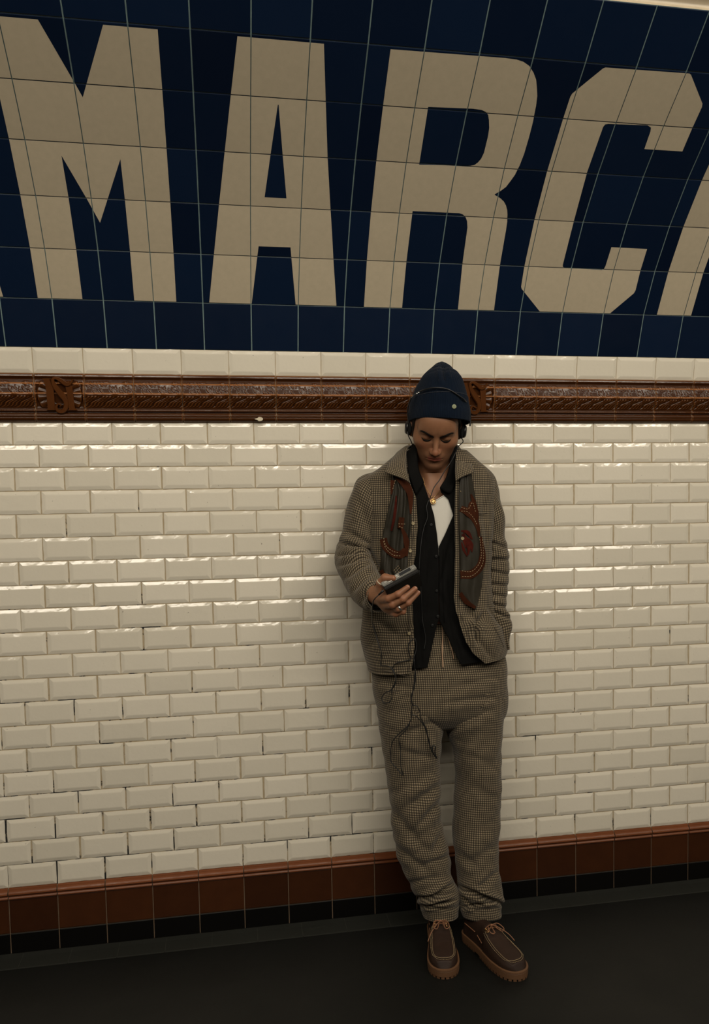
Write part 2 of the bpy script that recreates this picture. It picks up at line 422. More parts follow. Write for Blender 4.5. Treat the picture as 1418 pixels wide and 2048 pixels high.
def monogram(k):
    mb = MB()
    for st in ([(380, 190), (525, 190), (560, 330), (562, 735), (605, 768), (412, 768), (440, 735), (425, 320)],
               [(800, 330), (890, 300), (918, 330), (940, 735), (995, 770), (828, 768), (842, 735), (815, 400)],
               [(500, 200), (545, 200), (805, 520), (815, 640), (770, 600), (545, 300)]):
        slab(mb, [mono_pt(*q) for q in st][::-1], .004, .0185, xk=k)
    C, nn, w = ribbon([(950, 200), (880, 280), (810, 290), (720, 225), (620, 180), (565, 215), (590, 320), (690, 470), (775, 590), (785, 700), (720, 790), (630, 790), (595, 715), (640, 655), (700, 690)],
                      [20, 70, 90, 85, 60, 60, 90, 110, 100, 95, 85, 70, 50, 45, 30], 60)
    prof = [(-1, .004), (-1, .0195), (-.72, .0225), (.72, .0225), (1, .0195), (1, .004)]
    V = []; F = []
    for i in range(len(C)):
        for (a, h) in prof:
            q = C[i] + nn[i] * w[i] * a; V.append((X0 + MOD * (k + q[0]), -.0229 * (1 - q[1]) - h - .001 * (i % 2 == 3), FZ1 - (FZ1 - FZ0) * q[1]))
    m_ = len(prof)
    for i in range(len(C) - 1):
        for j in range(m_ - 1): F.append((i * m_ + j, i * m_ + j + 1, (i + 1) * m_ + j + 1, (i + 1) * m_ + j))
    F.append(tuple(range(m_))); F.append(tuple((len(C) - 1) * m_ + j for j in range(m_))[::-1])
    mb.add(V, F, 0, .05)
    o = mb.build('monogram', [M_MO], frz); o['label'] = 'raised interlaced N and S emblem'
    return o
for k in MONO_K[1:3]: monogram(k)
fl = MB()   # white paint drip on the frieze, left of the cap
q0 = atY(519, 838, -.024)
V = [tuple(q0 + np.array([.0115 * math.cos(a) * (1 + .35 * (math.cos(a) < 0)), -.001, .0065 * math.sin(a) * (1 if math.cos(a) > -.3 else .4)])) for a in np.linspace(0, 2 * math.pi, 18, endpoint=False)]
V2 = [(x, y + .012, z) for x, y, z in V]
fl.add(V + V2, [tuple(range(18))[::-1]] + [(i, (i + 1) % 18, 18 + (i + 1) % 18, 18 + i) for i in range(18)])
o = fl.build('paint_drip', [simple('cream_paint', (.62, .55, .40), .5)], frz)

# ---------------------------------------------------------------- base: brown tiles with moulded top, black tiles, floor strip, floor
bb = MB()
for k in range(K0, K1):
    x = X0 + MOD * k; g = .0016; tn = random.random()
    for (z0, z1, mi, h, ton) in ((.0747, .1900, 0, .006, tn), (.0, .0747, 2, .006, .5)):
        y = -h
        V = [(x + g, 0, z0 + .0012), (x + MOD - g, 0, z0 + .0012), (x + MOD - g, 0, z1 - .0012), (x + g, 0, z1 - .0012),
             (x + g, y, z0 + .0012), (x + MOD - g, y, z0 + .0012), (x + MOD - g, y, z1 - .0012), (x + g, y, z1 - .0012),
             (x + g + .002, y - .001, z0 + .0032), (x + MOD - g - .002, y - .001, z0 + .0032), (x + MOD - g - .002, y - .001, z1 - .0032), (x + g + .002, y - .001, z1 - .0032)]
        F = [(8, 9, 10, 11)] + [(c * 4 + j, c * 4 + (j + 1) % 4, c * 4 + 4 + (j + 1) % 4, c * 4 + 4 + j) for c in (0, 1) for j in range(4)]
        bb.add(V, F, mi, ton)
    mp = [(-.0, .1890), (-.008, .1890), (-.0125, .1915), (-.013, .195), (-.0105, .1985), (-.0085, .1995), (-.0085, .2025), (-.0135, .2045), (-.0165, .208), (-.0155, .212), (-.0115, .2165), (-.0075, .2195), (-.006, .2235), (-.003, .2258), (0, .2262)]
    strip(bb, mp, 1, tn * .5, x + g, x + MOD - g)
strip(bb, [(-.004, 0), (-.004, .2), (-.006, .205), (-.004, .222), (0, .224)], 3)
base = bb.build('baseboard_back', [M_BR, M_BM, M_BK, M_BGR]); tag(base, kind='structure'); base['label'] = 'brown glazed skirting tiles over a row of black tiles'

def mat_floor(name, c0, c1, rough):
    k = N(name); c = k.coord(); k.setp(Specular_IOR_Level=.25)
    a = k.mix(k.noise(c, 2.2, 8, .65), c0, c1)
    st = k.noise(k.coord(scale=(1, 2.6, 1), rot=(0, 0, .3)), 5, 9, .75)
    a = k.mix(k.ramp(st, [(.60, (0, 0, 0)), (.78, (.6, .6, .6))]), a, tuple(x * 2.6 for x in c1))
    sp = k.noise(c, 150, 2, .6); a = k.mix(k.ramp(sp, [(.74, (0, 0, 0)), (.8, (1, 1, 1))]), a, (.06, .06, .05))
    k.base(a); k.rough(k.math('ADD', k.math('MULTIPLY', k.noise(c, 4, 6), .35), rough)); k.setp(Specular_IOR_Level=.35)
    k.bump(k.noise(c, 60, 6, .6), .25, .002)
    return k.m
fm = mat_floor('dark_asphalt_floor', (.0018, .0022, .0018), (.0032, .0037, .0030), .4)
fl = MB(); fl.add([(xa, -4.3, 0), (xb, -4.3, 0), (xb, -.055, 0), (xa, -.055, 0), (xa, -4.3, -.15), (xb, -4.3, -.15), (xb, .02, -.15), (xa, .02, -.15), (xb, .02, -.001), (xa, .02, -.001)],
                  [(0, 1, 2, 3), (4, 7, 6, 5), (0, 4, 5, 1), (3, 2, 8, 9), (9, 8, 6, 7)])
flo = fl.build('floor', [fm]); tag(flo, kind='structure')
ks = MB()
ksm = mat_floor('worn_grey_floor_strip', (.009, .010, .008), (.016, .017, .0135), .5)
for k in range(K0, K1):
    x = X0 + MOD * k + .04
    strip(ks, [(-.096, .0006), (-.09, .0022), (-.03, .0042), (-.004, .0075)], 0, .5, x + .0007, x + MOD - .0007)
strip(ks, [(-.09, .0012), (-.03, .003), (-.004, .006)], 1)
kso = ks.build('trim_2', [ksm, simple('strip_joint', (.05, .05, .04), .9)]); tag(kso, kind='structure')

# ================================================================ the man
def project(P):
    P = np.asarray(P) - CAMP; d = P @ FWD
    return np.stack([PP[0] + FPX * (P @ RGT) / d, PP[1] - FPX * (P @ UPV) / d], -1)
def catmull(A, n, closed=False):
    A = np.asarray(A, float)
    seg = np.linalg.norm(np.diff(A[:, :3], axis=0), axis=1) ** .5 + 1e-6
    t = np.concatenate([[0], np.cumsum(seg)]); T = np.linspace(0, t[-1], n)
    out = np.zeros((n, A.shape[1]))
    for j, s in enumerate(T):
        i = min(np.searchsorted(t, s, 'right') - 1, len(A) - 2); i = max(i, 0)
        f = (s - t[i]) / (t[i + 1] - t[i])
        p1, p2 = A[i], A[i + 1]
        m1 = (A[i + 1] - A[i - 1]) / (t[i + 1] - t[i - 1]) * (t[i + 1] - t[i]) if i > 0 else p2 - p1
        m2 = (A[i + 2] - A[i]) / (t[i + 2] - t[i]) * (t[i + 1] - t[i]) if i + 2 < len(A) else p2 - p1
        out[j] = (2 * f ** 3 - 3 * f * f + 1) * p1 + (f ** 3 - 2 * f * f + f) * m1 + (3 * f * f - 2 * f ** 3) * p2 + (f ** 3 - f * f) * m2
    return out
def wave(P, scale, seed, stretch=(1, 1, 1)):
    rs = np.random.RandomState(seed); P = P * np.array(stretch) * scale; o = 0
    Q = P + .35 * np.sin(P[..., [1, 2, 0]] * 1.3 + seed)
    for i in range(7):
        k = rs.normal(size=3); k /= np.linalg.norm(k); f = rs.uniform(.7, 1.9)
        o = o + np.sin(f * (Q @ k) * 2 * math.pi + rs.uniform(0, 6.28)) / 7 ** .5
    return o
class Loft:
    """tube through sections (xl, yl, xr, yr, Yc, hd): photo positions of its two sides at depth Yc, half depth hd"""
    def __init__(s, secs, n, nseg, p=2.3, front=None):
        A = []
        for (xl, yl, xr, yr, Y, hd) in secs:
            L = atY(xl, yl, Y); R = atY(xr, yr, Y); A.append(np.concatenate([(L + R) / 2, (R - L) / 2, [hd]]))
        A = catmull(np.array(A), n); s.c = A[:, :3]; s.a = A[:, 3:6]; s.hd = A[:, 6]; s.n = n; s.p = p
        T = np.gradient(s.c, axis=0); T /= np.linalg.norm(T, axis=1)[:, None]
        b = np.cross(s.a, T); b /= np.linalg.norm(b, axis=1)[:, None]
        if front is None: sg = np.where(b[:, 1] > 0, -1, 1)[:, None]
        else: sg = np.where(b @ np.array(front) < 0, -1, 1)[:, None]
        s.b = b * sg * s.hd[:, None]; s.T = T
        # the section is seen obliquely: keep its outline at the two side points
        v = s.c - CAMP; al = np.linalg.norm(s.a, axis=1); ah = s.a / al[:, None]
        tn = np.abs((v * ah).sum(1)) / np.maximum(np.abs((v * b).sum(1)), .25 * np.linalg.norm(v, axis=1))
        s.a = s.a * (np.sqrt(np.maximum(al ** 2 - (s.hd * np.minimum(tn, .5)) ** 2, (.72 * al) ** 2)) / al)[:, None]
        s.v = np.concatenate([[0], np.cumsum(np.linalg.norm(np.diff(s.c, axis=0), axis=1))])
        s.nseg = nseg
    def pts(s, i, th):
        c, sn = np.cos(th), np.sin(th); q = (np.abs(c) ** s.p + np.abs(sn) ** s.p) ** (-1 / s.p)
        return s.c[i] + (c * q)[:, None] * s.a[i] + (sn * q)[:, None] * s.b[i]
    def grid(s, el=None, er=None):
        G = np.zeros((s.n, s.nseg + 1, 3)); UV = np.zeros((s.n, s.nseg + 1, 2)); TH = np.zeros((s.n, s.nseg + 1))
        fine = np.linspace(-math.pi / 2, 1.5 * math.pi, 361)
        for i in range(s.n):
            if el is None: t0, t1 = -math.pi / 2, 1.5 * math.pi
            else:
                def solve(e):
                    lo, hi = .02, math.pi - .02
                    for _ in range(24):
                        m_ = (lo + hi) / 2; q = project(s.pts(i, np.array([m_])))[0]
                        ex = np.interp(q[1], [a[1] for a in e], [a[0] for a in e])
                        if q[0] > ex: lo = m_
                        else: hi = m_
                    return m_
                t0 = solve(er); t1 = solve(el); t0, t1 = t1 - 2 * math.pi, t0      # left edge .. round the back .. right edge
            f = np.linspace(t0, t1, 181); Q = s.pts(i, f); L = np.concatenate([[0], np.cumsum(np.linalg.norm(np.diff(Q, axis=0), axis=1))])
            th = np.interp(np.linspace(0, L[-1], s.nseg + 1), L, f); G[i] = s.pts(i, th); TH[i] = th
            Qf = s.pts(i, fine); Lf = np.concatenate([[0], np.cumsum(np.linalg.norm(np.diff(Qf, axis=0), axis=1))]); mid = np.interp(math.pi / 2, fine, Lf)
            if el is None: UV[i, :, 0] = np.interp(th, fine, Lf) - mid
            else:
                tt = np.where(th < -math.pi / 2, th + 2 * math.pi, th); UV[i, :, 0] = np.interp(tt, fine, Lf) - mid
            UV[i, :, 1] = s.v[i]
        s.G, s.UV, s.TH = G, UV, TH
        return s
    def normals(s):
        du = np.gradient(s.G, axis=1); dv = np.gradient(s.G, axis=0); n = np.cross(du, dv); n /= np.linalg.norm(n, axis=2)[..., None] + 1e-12
        out = s.G - s.c[:, None, :]; sg = np.sign((n * out).sum(2)); 
        return n * np.where(sg == 0, 1, sg)[..., None]
    def fold(s, creases, noise=(), edge_fix=None):
        "creases: (x0, y0, x1, y1, width px, amplitude m) along which the cloth is pinched, in photo positions on its front"
        N_ = s.normals(); Q = project(s.G); H = np.zeros(Q.shape[:2]); fr = np.clip(-(N_ @ FWD) * 2 + .5, 0, 1)
        for cr in creases:
            x0, y0, x1, y1, w, am = cr[:6]
            d = np.array([x1 - x0, y1 - y0], float); L = np.hypot(*d); d /= L; r = Q - np.array([x0, y0])
            t = r @ d; e = r @ np.array([-d[1], d[0]]); e = e + (cr[6] if len(cr) > 6 else 0) * (t / L - .5) ** 2 * L
            tp = np.clip(np.minimum(t / L, 1 - t / L) * 3 + .35, 0, 1); tp = np.where((t < -.1 * L) | (t > 1.1 * L), 0, tp)
            H += fr * tp * am * (.9 * np.exp(-((e - 1.25 * w) / w) ** 2) + .5 * np.exp(-((e + 1.3 * w) / w) ** 2) - 1.1 * np.exp(-(e / (.55 * w)) ** 2))
        for (sc, am, seed, st) in noise: H += am * wave(s.G, sc, seed, st)
        s.G = s.G + N_ * H[..., None]; return s
    def mesh(s, name, mat, parent, thick=0, caps=False):
        n, m_ = s.G.shape[:2]; idx = np.arange(n * m_).reshape(n, m_)
        F = np.stack([idx[:-1, :-1].ravel(), idx[:-1, 1:].ravel(), idx[1:, 1:].ravel(), idx[1:, :-1].ravel()], 1).tolist()
        o = pydata(name, s.G.reshape(-1, 3), F, parent, mat, True, uv=s.UV.reshape(-1, 2))
        if thick: solid(o, thick)
        return o
def solid(o, t, off=-1):
    md = o.modifiers.new('thickness', 'SOLIDIFY'); md.thickness = t; md.offset = off; md.use_even_offset = False; return o
def join_lofts(name, lofts, mat, parent, thick=0, split=False):
    V = []; F = []; UV = []
    for s in lofts:
        n, m_ = s.G.shape[:2]; idx = np.arange(n * m_).reshape(n, m_) + len(V)
        F += np.stack([idx[:-1, :-1].ravel(), idx[:-1, 1:].ravel(), idx[1:, 1:].ravel(), idx[1:, :-1].ravel()], 1).tolist()
        V += s.G.reshape(-1, 3).tolist(); UV += s.UV.reshape(-1, 2).tolist()
    o = pydata(name, V, F, parent, mat, True, uv=UV)
    if thick: solid(o, thick)
    return o
class Surf:
    "front depth of a garment as a function of the photo position"
    def __init__(s, *G):
        P = np.concatenate([g.reshape(-1, 3) for g in G]); Q = project(P)
        x0, y0 = Q.min(0); s.o = (x0, y0); s.w = 4
        nx, ny = int((Q[:, 0].max() - x0) / 4) + 2, int((Q[:, 1].max() - y0) / 4) + 2
        D = np.full((nx, ny), 9.0); ix = ((Q - [x0, y0]) / 4).astype(int)
        for sx in (0, 1):
            for sy in (0, 1):
                np.minimum.at(D, (np.clip(ix[:, 0] + sx, 0, nx - 1), np.clip(ix[:, 1] + sy, 0, ny - 1)), P[:, 1])
        for _ in range(40):
            bad = D > 5
            if not bad.any(): break
            pad = np.pad(D, 1, constant_values=9.0); st = np.stack([pad[:-2, 1:-1], pad[2:, 1:-1], pad[1:-1, :-2], pad[1:-1, 2:]])
            ok = st < 5; c = ok.sum(0); mean = np.where(c > 0, np.where(ok, st, 0).sum(0) / np.maximum(c, 1), 9.0); D = np.where(bad, mean, D)
        for _ in range(2):
            pad = np.pad(D, 1, mode='edge'); D = (pad[:-2, 1:-1] + pad[2:, 1:-1] + pad[1:-1, :-2] + pad[1:-1, 2:] + 2 * D) / 6
        s.D = D
    def __call__(s, x, y):
        fx = np.clip((x - s.o[0]) / 4 , 0, s.D.shape[0] - 1.001); fy = np.clip((y - s.o[1]) / 4, 0, s.D.shape[1] - 1.001)
        i, j = int(fx), int(fy); a, b = fx - i, fy - j; D = s.D
        return (D[i, j] * (1 - a) * (1 - b) + D[i + 1, j] * a * (1 - b) + D[i, j + 1] * (1 - a) * b + D[i + 1, j + 1] * a * b)
    def at(s, x, y, off=0): return atY(x, y, s(x, y) - off)
def resample(pts, n):
    pts = np.asarray(pts, float); L = np.concatenate([[0], np.cumsum(np.linalg.norm(np.diff(pts, axis=0), axis=1))]); T = np.linspace(0, L[-1], n)
    return np.stack([np.interp(T, L, pts[:, k]) for k in range(pts.shape[1])], 1)
def smooth_path(pts, n):
    return resample(catmull(np.array([list(p) + [0] * (3 - len(p)) for p in pts], float), n * 2), n)
def patch(name, lpts, rpts, surf, off, mat, parent, nu=14, nv=40, disp=None, thick=.002, uvm=1.0):
    "cloth panel between two edges, lying on a garment"
    Lp = resample(catmull(np.array([list(p) + [0] for p in lpts], float), 80)[:, :2], nv); Rp = resample(catmull(np.array([list(p) + [0] for p in rpts], float), 80)[:, :2], nv)
    V = []; UV = []
    for j in range(nv):
        for i in range(nu):
            f = i / (nu - 1); q = Lp[j] * (1 - f) + Rp[j] * f; o = off + (disp(f, j / (nv - 1)) if disp else 0)
            V.append(surf.at(q[0], q[1], o)); UV.append((q[0] / 620, -q[1] / 620))
    idx = np.arange(nu * nv).reshape(nv, nu)
    F = np.stack([idx[:-1, :-1].ravel(), idx[1:, :-1].ravel(), idx[1:, 1:].ravel(), idx[:-1, 1:].ravel()], 1).tolist()
    o = pydata(name, V, F, parent, mat, True, uv=UV)
    if thick: solid(o, thick)
    return o
def tube(mb, pts, r, m=8, mi=0, cap=True):
    P = np.asarray(pts, float); n = len(P); T = np.gradient(P, axis=0); T /= np.linalg.norm(T, axis=1)[:, None] + 1e-12
    rr = np.broadcast_to(np.asarray(r, float), (n,)) if np.ndim(r) < 2 else r
    up = np.array([0, 0, 1.0]) if abs(T[0][2]) < .9 else np.array([1.0, 0, 0]); V = []
    x = np.cross(up, T[0]); x /= np.linalg.norm(x)
    for i in range(n):
        x = x - T[i] * (x @ T[i]); x /= np.linalg.norm(x) + 1e-12; y = np.cross(T[i], x)
        for k in range(m):
            a = 2 * math.pi * k / m; V.append(P[i] + rr[i] * (math.cos(a) * x + math.sin(a) * y))
    F = [(i * m + k, i * m + (k + 1) % m, (i + 1) * m + (k + 1) % m, (i + 1) * m + k) for i in range(n - 1) for k in range(m)]
    if cap: F += [tuple(range(m))[::-1], tuple((n - 1) * m + k for k in range(m))]
    mb.add(V, F, mi)
def disc(mb, c, nrm, r, h, m=18, mi=0, dome=.3):
    c = np.array(c); nrm = np.array(nrm, float); nrm /= np.linalg.norm(nrm); x = np.cross(nrm, [0, 0, 1.0]); x /= np.linalg.norm(x); y = np.cross(nrm, x); V = []
    rs = [(1, 0), (1, h * .7), (.85, h), (.4, h * (1 - dome))]
    for (s, t) in rs:
        for k in range(m): a = 2 * math.pi * k / m; V.append(c + r * s * (math.cos(a) * x + math.sin(a) * y) + nrm * t)
    F = [(j * m + k, j * m + (k + 1) % m, (j + 1) * m + (k + 1) % m, (j + 1) * m + k) for j in range(3) for k in range(m)] + [tuple(3 * m + k for k in range(m))]
    mb.add(V, F, mi)
def torus(mb, c, nrm, R, r, m=20, q=8, mi=0, flat=1.0):
    c = np.array(c); nrm = np.array(nrm, float); nrm /= np.linalg.norm(nrm); x = np.cross(nrm, [.1, .2, 1.0]); x /= np.linalg.norm(x); y = np.cross(nrm, x); V = []
    for k in range(m):
        a = 2 * math.pi * k / m; d = math.cos(a) * x + math.sin(a) * y
        for j in range(q): b = 2 * math.pi * j / q; V.append(c + d * (R + r * math.cos(b)) + nrm * r * flat * math.sin(b))
    F = [(k * q + j, k * q + (j + 1) % q, ((k + 1) % m) * q + (j + 1) % q, ((k + 1) % m) * q + j) for k in range(m) for j in range(q)]
    mb.add(V, F, mi)

# ---------------------------------------------------------------- materials of the man
def mat_check(name, light, mid, dark, p=.0072):
    k = N(name); uv = k.n('ShaderNodeTexCoord').outputs['UV']; sp = k.n('ShaderNodeSeparateXYZ')
    wob = k.n('ShaderNodeVectorMath', operation='MULTIPLY_ADD'); nzc = k.noise(uv, 45, 2, out='Color'); k.l(nzc, wob.inputs[0]); wob.inputs[1].default_value = (.0022, .0022, 0); k.l(uv, wob.inputs[2])
    k.l(wob.outputs[0], sp.inputs[0])
    def sq(s_):
        w = k.math('SINE', k.math('MULTIPLY', s_, 2 * math.pi / p)); x = k.n('ShaderNodeMapRange'); k.l(w, x.inputs[0]); x.inputs[1].default_value = -.35; x.inputs[2].default_value = .35; return x.outputs[0]
    f = k.math('MULTIPLY', k.math('ADD', sq(sp.outputs[0]), sq(sp.outputs[1])), .5)
    c = k.ramp(f, [(.05, light), (.5, mid), (.95, dark)])
    nz = k.noise(uv, 900, 2, .7)
    c = k.mix(k.math('MULTIPLY', nz, .35), c, mid)
    k.base(c); k.rough(.9); k.setp(Specular_IOR_Level=.15, Sheen_Weight=.15)
    k.bump(nz, .35, .0008); return k.m
M_TW = mat_check('brown_check_wool', (.29, .235, .158), (.080, .063, .041), (.013, .0105, .008))
def mat_skin():
    k = N('tanned_skin'); c = k.coord(); z = k.n('ShaderNodeAttribute', attribute_name='zone'); sp = k.n('ShaderNodeSeparateColor'); 
    a = k.mix(k.noise(c, 70, 4), (.225, .105, .054), (.28, .133, .070))
    zz = k.n('ShaderNodeAttribute', attribute_name='lip'); a = k.mix(zz.outputs['Fac'], a, (.27, .075, .05))
    zb = k.n('ShaderNodeAttribute', attribute_name='beard'); a = k.mix(k.math('MULTIPLY', zb.outputs['Fac'], .30), a, (.10, .055, .035))
    zr = k.n('ShaderNodeAttribute', attribute_name='flush'); a = k.mix(zr.outputs['Fac'], a, (.33, .115, .062))
    k.base(a); k.rough(.48); k.setp(Specular_IOR_Level=.35, Subsurface_Weight=.04, Subsurface_Scale=.008)
    k.bump(k.noise(c, 500, 3), .15, .0006); return k.m
M_SK = mat_skin()
M_HAIR = simple('dark_brown_hair', (.008, .0055, .004), .75, spec=.15, bump=(300, .6, .002))
M_BLK = simple('black_cotton_shirt', (.0032, .0031, .0029), .85, var=.3, bump=(260, .4, .001), spec=.12)
M_TANK = simple('off_white_ribbed_cotton', (.62, .60, .54), .9, bump=(400, .3, .0008))
def mat_knit(name, c0, c1):
    k = N(name); c = k.coord(); k.base(k.mix(k.noise(c, 120, 4), c0, c1)); k.rough(.95); k.setp(Specular_IOR_Level=.1, Sheen_Weight=.08)
    k.bump(k.noise(c, 420, 3, .7), .6, .0015); return k.m
M_KN = mat_knit('navy_ribbed_wool', (.0018, .0052, .0125), (.0036, .0095, .022))
M_BP = simple('black_plastic', (.008, .008, .009), .35)
M_BC = simple('black_cable_rubber', (.007, .007, .007), .45)
M_FOAM = simple('black_ear_foam', (.006, .006, .006), .95, bump=(300, .6, .002))
M_GOLD = simple('gold_metal', (.75, .48, .20), .28, 1)
M_SIL = simple('silver_metal', (.72, .71, .68), .28, 1)
M_HORN = simple('tan_horn_button', (.33, .27, .16), .35, var=.3)
def mat_silk():
    k = N('olive_grey_silk'); c = k.coord()
    a = k.mix(k.noise(c, 9, 3), (.016, .0135, .0095), (.036, .032, .023))
    k.base(a); k.rough(.5); k.setp(Specular_IOR_Level=.22); k.bump(k.noise(c, 40, 3), .2, .003); return k.m
M_SILK = mat_silk()
M_RUST = simple('rust_print', (.040, .0105, .0035), .8, var=.6, spec=.1)
M_RED = simple('faded_red_print', (.055, .0080, .0045), .85, var=.95, spec=.1)
M_STI = simple('cream_thread', (.36, .27, .15), .7)
def mat_leather():
    k = N('dark_brown_oiled_leather'); c = k.coord(); a = k.mix(k.noise(c, 22, 5, .6), (.012, .0058, .0034), (.036, .0170, .0100)); k.base(a); k.rough(.62); k.setp(Specular_IOR_Level=.3); k.bump(k.noise(c, 180, 4), .25, .001); return k.m
M_LEA = mat_leather()
M_SOLE = simple('tan_lugged_rubber', (.125, .060, .027), .6, var=.2)
M_WELT = simple('pale_tan_welt', (.26, .15, .075), .6, var=.2)
M_LACE = simple('tan_leather_lace', (.22, .10, .05), .6, var=.2)
M_CORD = simple('peach_drawcord', (.42, .27, .17), .8)

root = empty('person', (.70, -.25, 0))
tag(root, 'person in navy beanie and checked wool suit leaning on tiled wall, looking down', 'person')

# ---------------------------------------------------------------- signed-distance modelling of the body
def axis(segs):
    o = [segs[0][0]]
    for a, b, h in segs:
        n = max(1, int(round((b - a) / h))); o += list(a + (b - a) * np.arange(1, n + 1) / n)
    return np.array(o, np.float32)
class Field:
    def __init__(s, gx, gy, gz): s.g = (gx, gy, gz); s.F = np.full((len(gx), len(gy), len(gz)), .5, np.float32)
    def sub(s, lo, hi):
        sl = tuple(slice(max(0, np.searchsorted(g, l) - 1), np.searchsorted(g, h) + 1) for g, l, h in zip(s.g, lo, hi))
        return sl, tuple(g[x] for g, x in zip(s.g, sl))
    def op(s, lo, hi, fn, k=.01, mode='u'):
        sl, (x, y, z) = s.sub(lo, hi)
        if min(len(x), len(y), len(z)) == 0: return
        d = fn(x[:, None, None], y[None, :, None], z[None, None, :]).astype(np.float32); f = s.F[sl]
        if mode == 'u': h = np.clip(.5 + .5 * (f - d) / k, 0, 1); s.F[sl] = f * (1 - h) + d * h - k * h * (1 - h)
        else: h = np.clip(.5 - .5 * (f + d) / k, 0, 1); s.F[sl] = f * (1 - h) - d * h + k * h * (1 - h)
    def cone(s, a, b, ra, rb, k=.01):
        a = np.array(a, float); b = np.array(b, float); m_ = max(ra, rb) + k + .015
        def fn(x, y, z): return sd_cone(x, y, z, a, b, ra, rb)
        s.op(np.minimum(a, b) - m_, np.maximum(a, b) + m_, fn, k)
    def ell(s, c, r, k=.01, mode='u'):
        c = np.array(c, float); r = np.array(r, float); s.op(c - r - k - .02, c + r + k + .02, lambda x, y, z: sd_ell(x, y, z, c, r), k, mode)
    def mesh(s):
        F = s.F; gx, gy, gz = s.g; S_ = F < 0; c = S_[:-1, :-1, :-1]
        anyv = np.zeros(c.shape, bool); allv = np.ones(c.shape, bool)
        sh = [(i, j, k) for i in (0, 1) for j in (0, 1) for k in (0, 1)]; nx, ny, nz = F.shape
        for i, j, k in sh: v = S_[i:nx - 1 + i, j:ny - 1 + j, k:nz - 1 + k]; anyv |= v; allv &= v
        I = np.argwhere(anyv & ~allv); ids = np.full(c.shape, -1, np.int64); ids[tuple(I.T)] = np.arange(len(I))
        P = np.zeros((len(I), 3)); cnt = np.zeros(len(I))
        pos = lambda o: np.stack([gx[I[:, 0] + o[0]], gy[I[:, 1] + o[1]], gz[I[:, 2] + o[2]]], 1)
        val = lambda o: F[I[:, 0] + o[0], I[:, 1] + o[1], I[:, 2] + o[2]]
        for a in sh:
            for ax in range(3):
                if a[ax]: continue
                b = list(a); b[ax] = 1; fa, fb_ = val(a), val(b); m_ = (fa < 0) != (fb_ < 0); t = np.where(m_, fa / np.where(m_, fa - fb_, 1), 0)[:, None]
                P += np.where(m_[:, None], pos(a) * (1 - t) + pos(b) * t, 0); cnt += m_
        P /= cnt[:, None]; Q = []
        for ax in range(3):
            sl0 = [slice(None)] * 3; sl1 = [slice(None)] * 3; sl0[ax] = slice(0, -1); sl1[ax] = slice(1, None)
            E = S_[tuple(sl0)] != S_[tuple(sl1)]; J = np.argwhere(E); o1, o2 = [(1, 2), (2, 0), (0, 1)][ax]
            J = J[(J[:, o1] > 0) & (J[:, o2] > 0) & (J[:, o1] < F.shape[o1] - 1) & (J[:, o2] < F.shape[o2] - 1)]
            def cid(d1, d2): K = J.copy(); K[:, o1] -= d1; K[:, o2] -= d2; return ids[tuple(K.T)]
            q = np.stack([cid(1, 1), cid(0, 1), cid(0, 0), cid(1, 0)], 1); fl_ = ~S_[tuple(J.T)]; q[fl_] = q[fl_][:, ::-1]; Q.append(q)
        Q = np.concatenate(Q); return P, Q
def sd_cone(x, y, z, a, b, ra, rb):
    d = b - a; L2 = d @ d; px, py, pz = x - a[0], y - a[1], z - a[2]; h = np.clip((px * d[0] + py * d[1] + pz * d[2]) / L2, 0, 1)
    return np.sqrt((px - h * d[0]) ** 2 + (py - h * d[1]) ** 2 + (pz - h * d[2]) ** 2) - (ra + (rb - ra) * h)
def sd_ell(x, y, z, c, r):
    px, py, pz = (x - c[0]), (y - c[1]), (z - c[2]); k0 = np.sqrt((px / r[0]) ** 2 + (py / r[1]) ** 2 + (pz / r[2]) ** 2); k1 = np.sqrt((px / r[0] ** 2) ** 2 + (py / r[1] ** 2) ** 2 + (pz / r[2] ** 2) ** 2) + 1e-9
    return k0 * (k0 - 1) / k1
def smin(a, b, k): h = np.clip(.5 + .5 * (a - b) / k, 0, 1); return a * (1 - h) + b * h - k * h * (1 - h)
def smax(a, b, k): return -smin(-a, -b, k)

